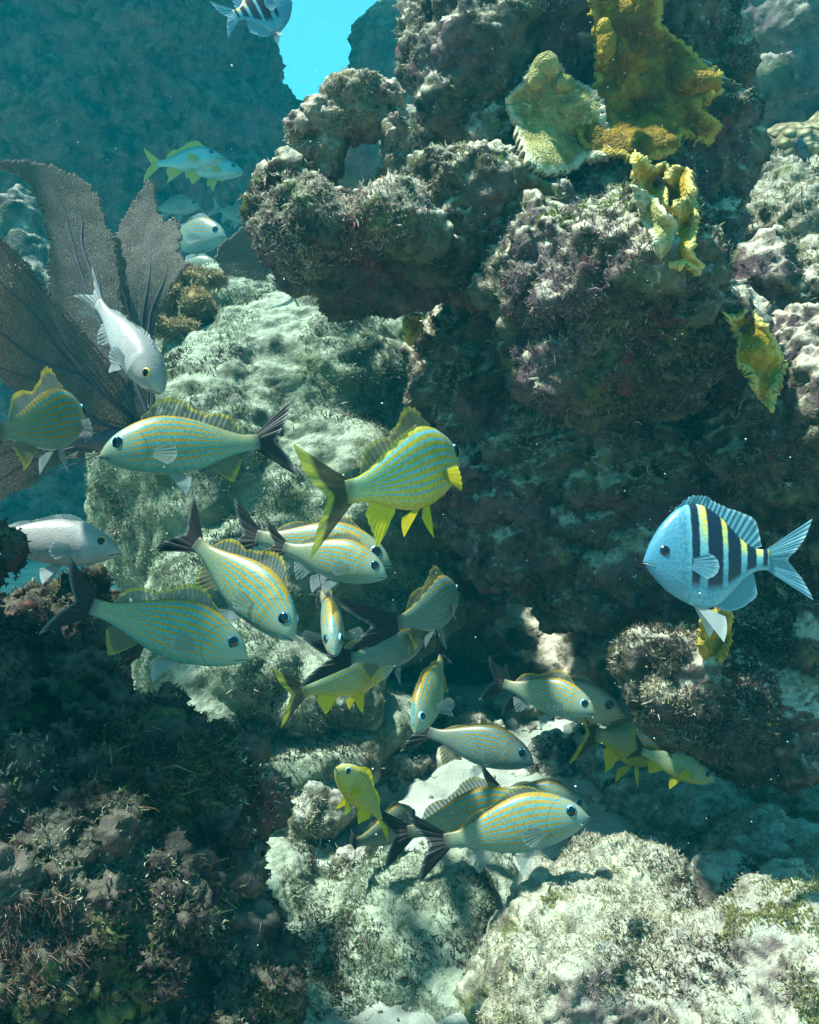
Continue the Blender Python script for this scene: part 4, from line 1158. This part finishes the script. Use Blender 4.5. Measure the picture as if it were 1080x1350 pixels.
fish('striped_grunt', 'striped grunt sandwiched between two others near the bottom, black tail beside the yellow fish', 'fish', G, 'blue', (705, 1062, 1.12), (538, 1098, 1.10), roll=0, dorsal=.9)
fish('striped_grunt', 'foremost of the lowest grunts, pale blue with gold stripes and a black forked tail', 'fish', G, 'pale', (777, 1076, .98), (586, 1110, .98), roll=-3, dorsal=.55, pec=10)
fish('striped_grunt', 'dark backed grunt behind the lowest grunts, nearest to the rubble', 'fish', G, 'shade_toned', (777, 1068, 1.18), (656, 1042, 1.20), dorsal=.5)
fish('yellow_juvenile_grunt', 'dim yellow fish swimming away under the fuzzy boulder, tail toward the viewer', 'fish', 'dim yellow fish in the shadow', 'yellow', (868, 992, 1.42), (785, 968, 1.28), bend=-.04, dorsal=.7)
fish('yellow_juvenile_grunt', 'dim yellowish fish deepest in the shade below the fuzzy boulder, facing the hollow', 'fish', 'dim yellow fish in the shadow', 'yellow', (943, 1031, 1.22), (846, 990, 1.25), dorsal=.5)
fish('grey_snapper', 'silvery white snapper diving head down in front of the sea fan', 'fish', 'grey snappers', 'snapper', (213, 518, .90), (130, 400, .95), roll=4, dorsal=.35, tailspread=.5, pec=12, fat=1.15, pel=.7)
fish('grey_snapper', 'grey snapper with a yellow eye, level behind the maroon foreground rock', 'fish', 'grey snappers', 'snapper', (160, 728, .97), (-25, 706, .95), roll=-2, dorsal=.45, pec=14, deep=1.1)
fish('sergeant_major', 'pale blue fish with black bars and yellow between them, before the dark hollow', 'fish', None, 'sergeant', (848, 739, .75), (1014, 738, .755), roll=2, deep=1.13, pec=8, pel=1.7, tailspread=.9, taillen=1.45)
fish('sergeant_major', 'black barred fish cut off by the top of the frame, before the dark blue boulder', 'fish', None, 'sergeant', (385, 2, 1.33), (310, 20, 1.29), deep=1.2, roll=-8, pec=14, taillen=1.2)
fish('yellowtail_snapper', 'turquoise fish with yellow tail and fins under the dark blue boulder', 'fish', 'hazy fish beyond the sea fan', 'school', (294, 208, 3.5), (208, 216, 3.56), pec=40)
fish('yellowtail_snapper', 'hazy fish partly hidden behind the turquoise yellow tailed one', 'fish', 'hazy fish beyond the sea fan', 'school', (321, 227, 3.8), (240, 222, 3.85), dorsal=.6)
fish('hazy_grunt', 'pale turquoise fish in the gap above the small sea fan, partly behind the large fan', 'fish', 'hazy fish beyond the sea fan', 'hazy', (264, 272, 3.9), (205, 275, 3.95), dorsal=.5)
fish('hazy_grunt', 'blue green grunt with a big dark eye peering out beside the large sea fan', 'fish', 'hazy fish beyond the sea fan', 'hazy', (298, 312, 3.2), (215, 318, 3.35), dorsal=.6, deep=1.1)
fish('hazy_grunt', 'bright turquoise fish just showing above the brown knob coral', 'fish', 'hazy fish beyond the sea fan', 'hazy', (290, 352, 3.2), (232, 350, 3.25), dorsal=.5)
fish('hazy_grunt', 'faintest blue fish deep in the haze beneath the dark blue boulder', 'fish', 'hazy fish beyond the sea fan', 'hazy', (338, 292, 4.1), (288, 276, 4.15), dorsal=.5)
fish('black_damselfish', 'tiny black fish hovering over the tan coral at the frame edge', 'fish', None, 'damsel', (1048, 188, 1.9), (1066, 206, 1.94))

# ------------------------------------------------------------------ drifting specks
n = 420
g = np.random.default_rng(77)
d = g.uniform(.35, 2.2, n)
pts = PA(g.uniform(0, 1080, n), g.uniform(0, 1350, n), d)
r = g.uniform(.00025, .0007, n) * (d ** .5)
_i1 = bmesh.new(); bmesh.ops.create_icosphere(_i1, subdivisions=1, radius=1)
IV = np.array([v.co for v in _i1.verts]); IF = np.array([[v.index for v in f.verts] for f in _i1.faces]); _i1.free()
V = (IV[None] * (r[:, None, None] * g.uniform(.6, 1.4, (n, 1, 3))) + pts[:, None]).reshape(-1, 3)
F = (IF[None] + (np.arange(n) * len(IV))[:, None, None]).reshape(-1, 3)
o = link('drifting_specks', npmesh('specks', V, F), simple('speck', (0.75, 0.75, 0.68), .8))
tag(o, 'tiny pale specks drifting in the water', 'specks', kind='stuff')

# ------------------------------------------------------------------ water body
Lx, top_z, bot_z = 80.0, 14.0, -3.0
bm = bmesh.new()
bmesh.ops.create_cube(bm, size=1)
for vtx in bm.verts:
    vtx.co = Vector((vtx.co.x * 2 * Lx, vtx.co.y * 2 * Lx + 1.2, bot_z if vtx.co.z < 0 else top_z))
hm = bpy.data.meshes.new('haze'); bm.to_mesh(hm); bm.free()
m = bpy.data.materials.new('water_haze'); m.use_nodes = True
nt = m.node_tree; nt.nodes.clear()
ou = nt.nodes.new('ShaderNodeOutputMaterial'); pv = nt.nodes.new('ShaderNodeVolumePrincipled')
pv.inputs['Color'].default_value = (0.0, 0.60, 0.74, 1)
pv.inputs['Density'].default_value = 0.026
pv.inputs['Anisotropy'].default_value = 0.2
nt.links.new(pv.outputs[0], ou.inputs['Volume'])
o = link('haze', hm, m)
tag(o, 'blue green sea water haze', 'water', kind='stuff')
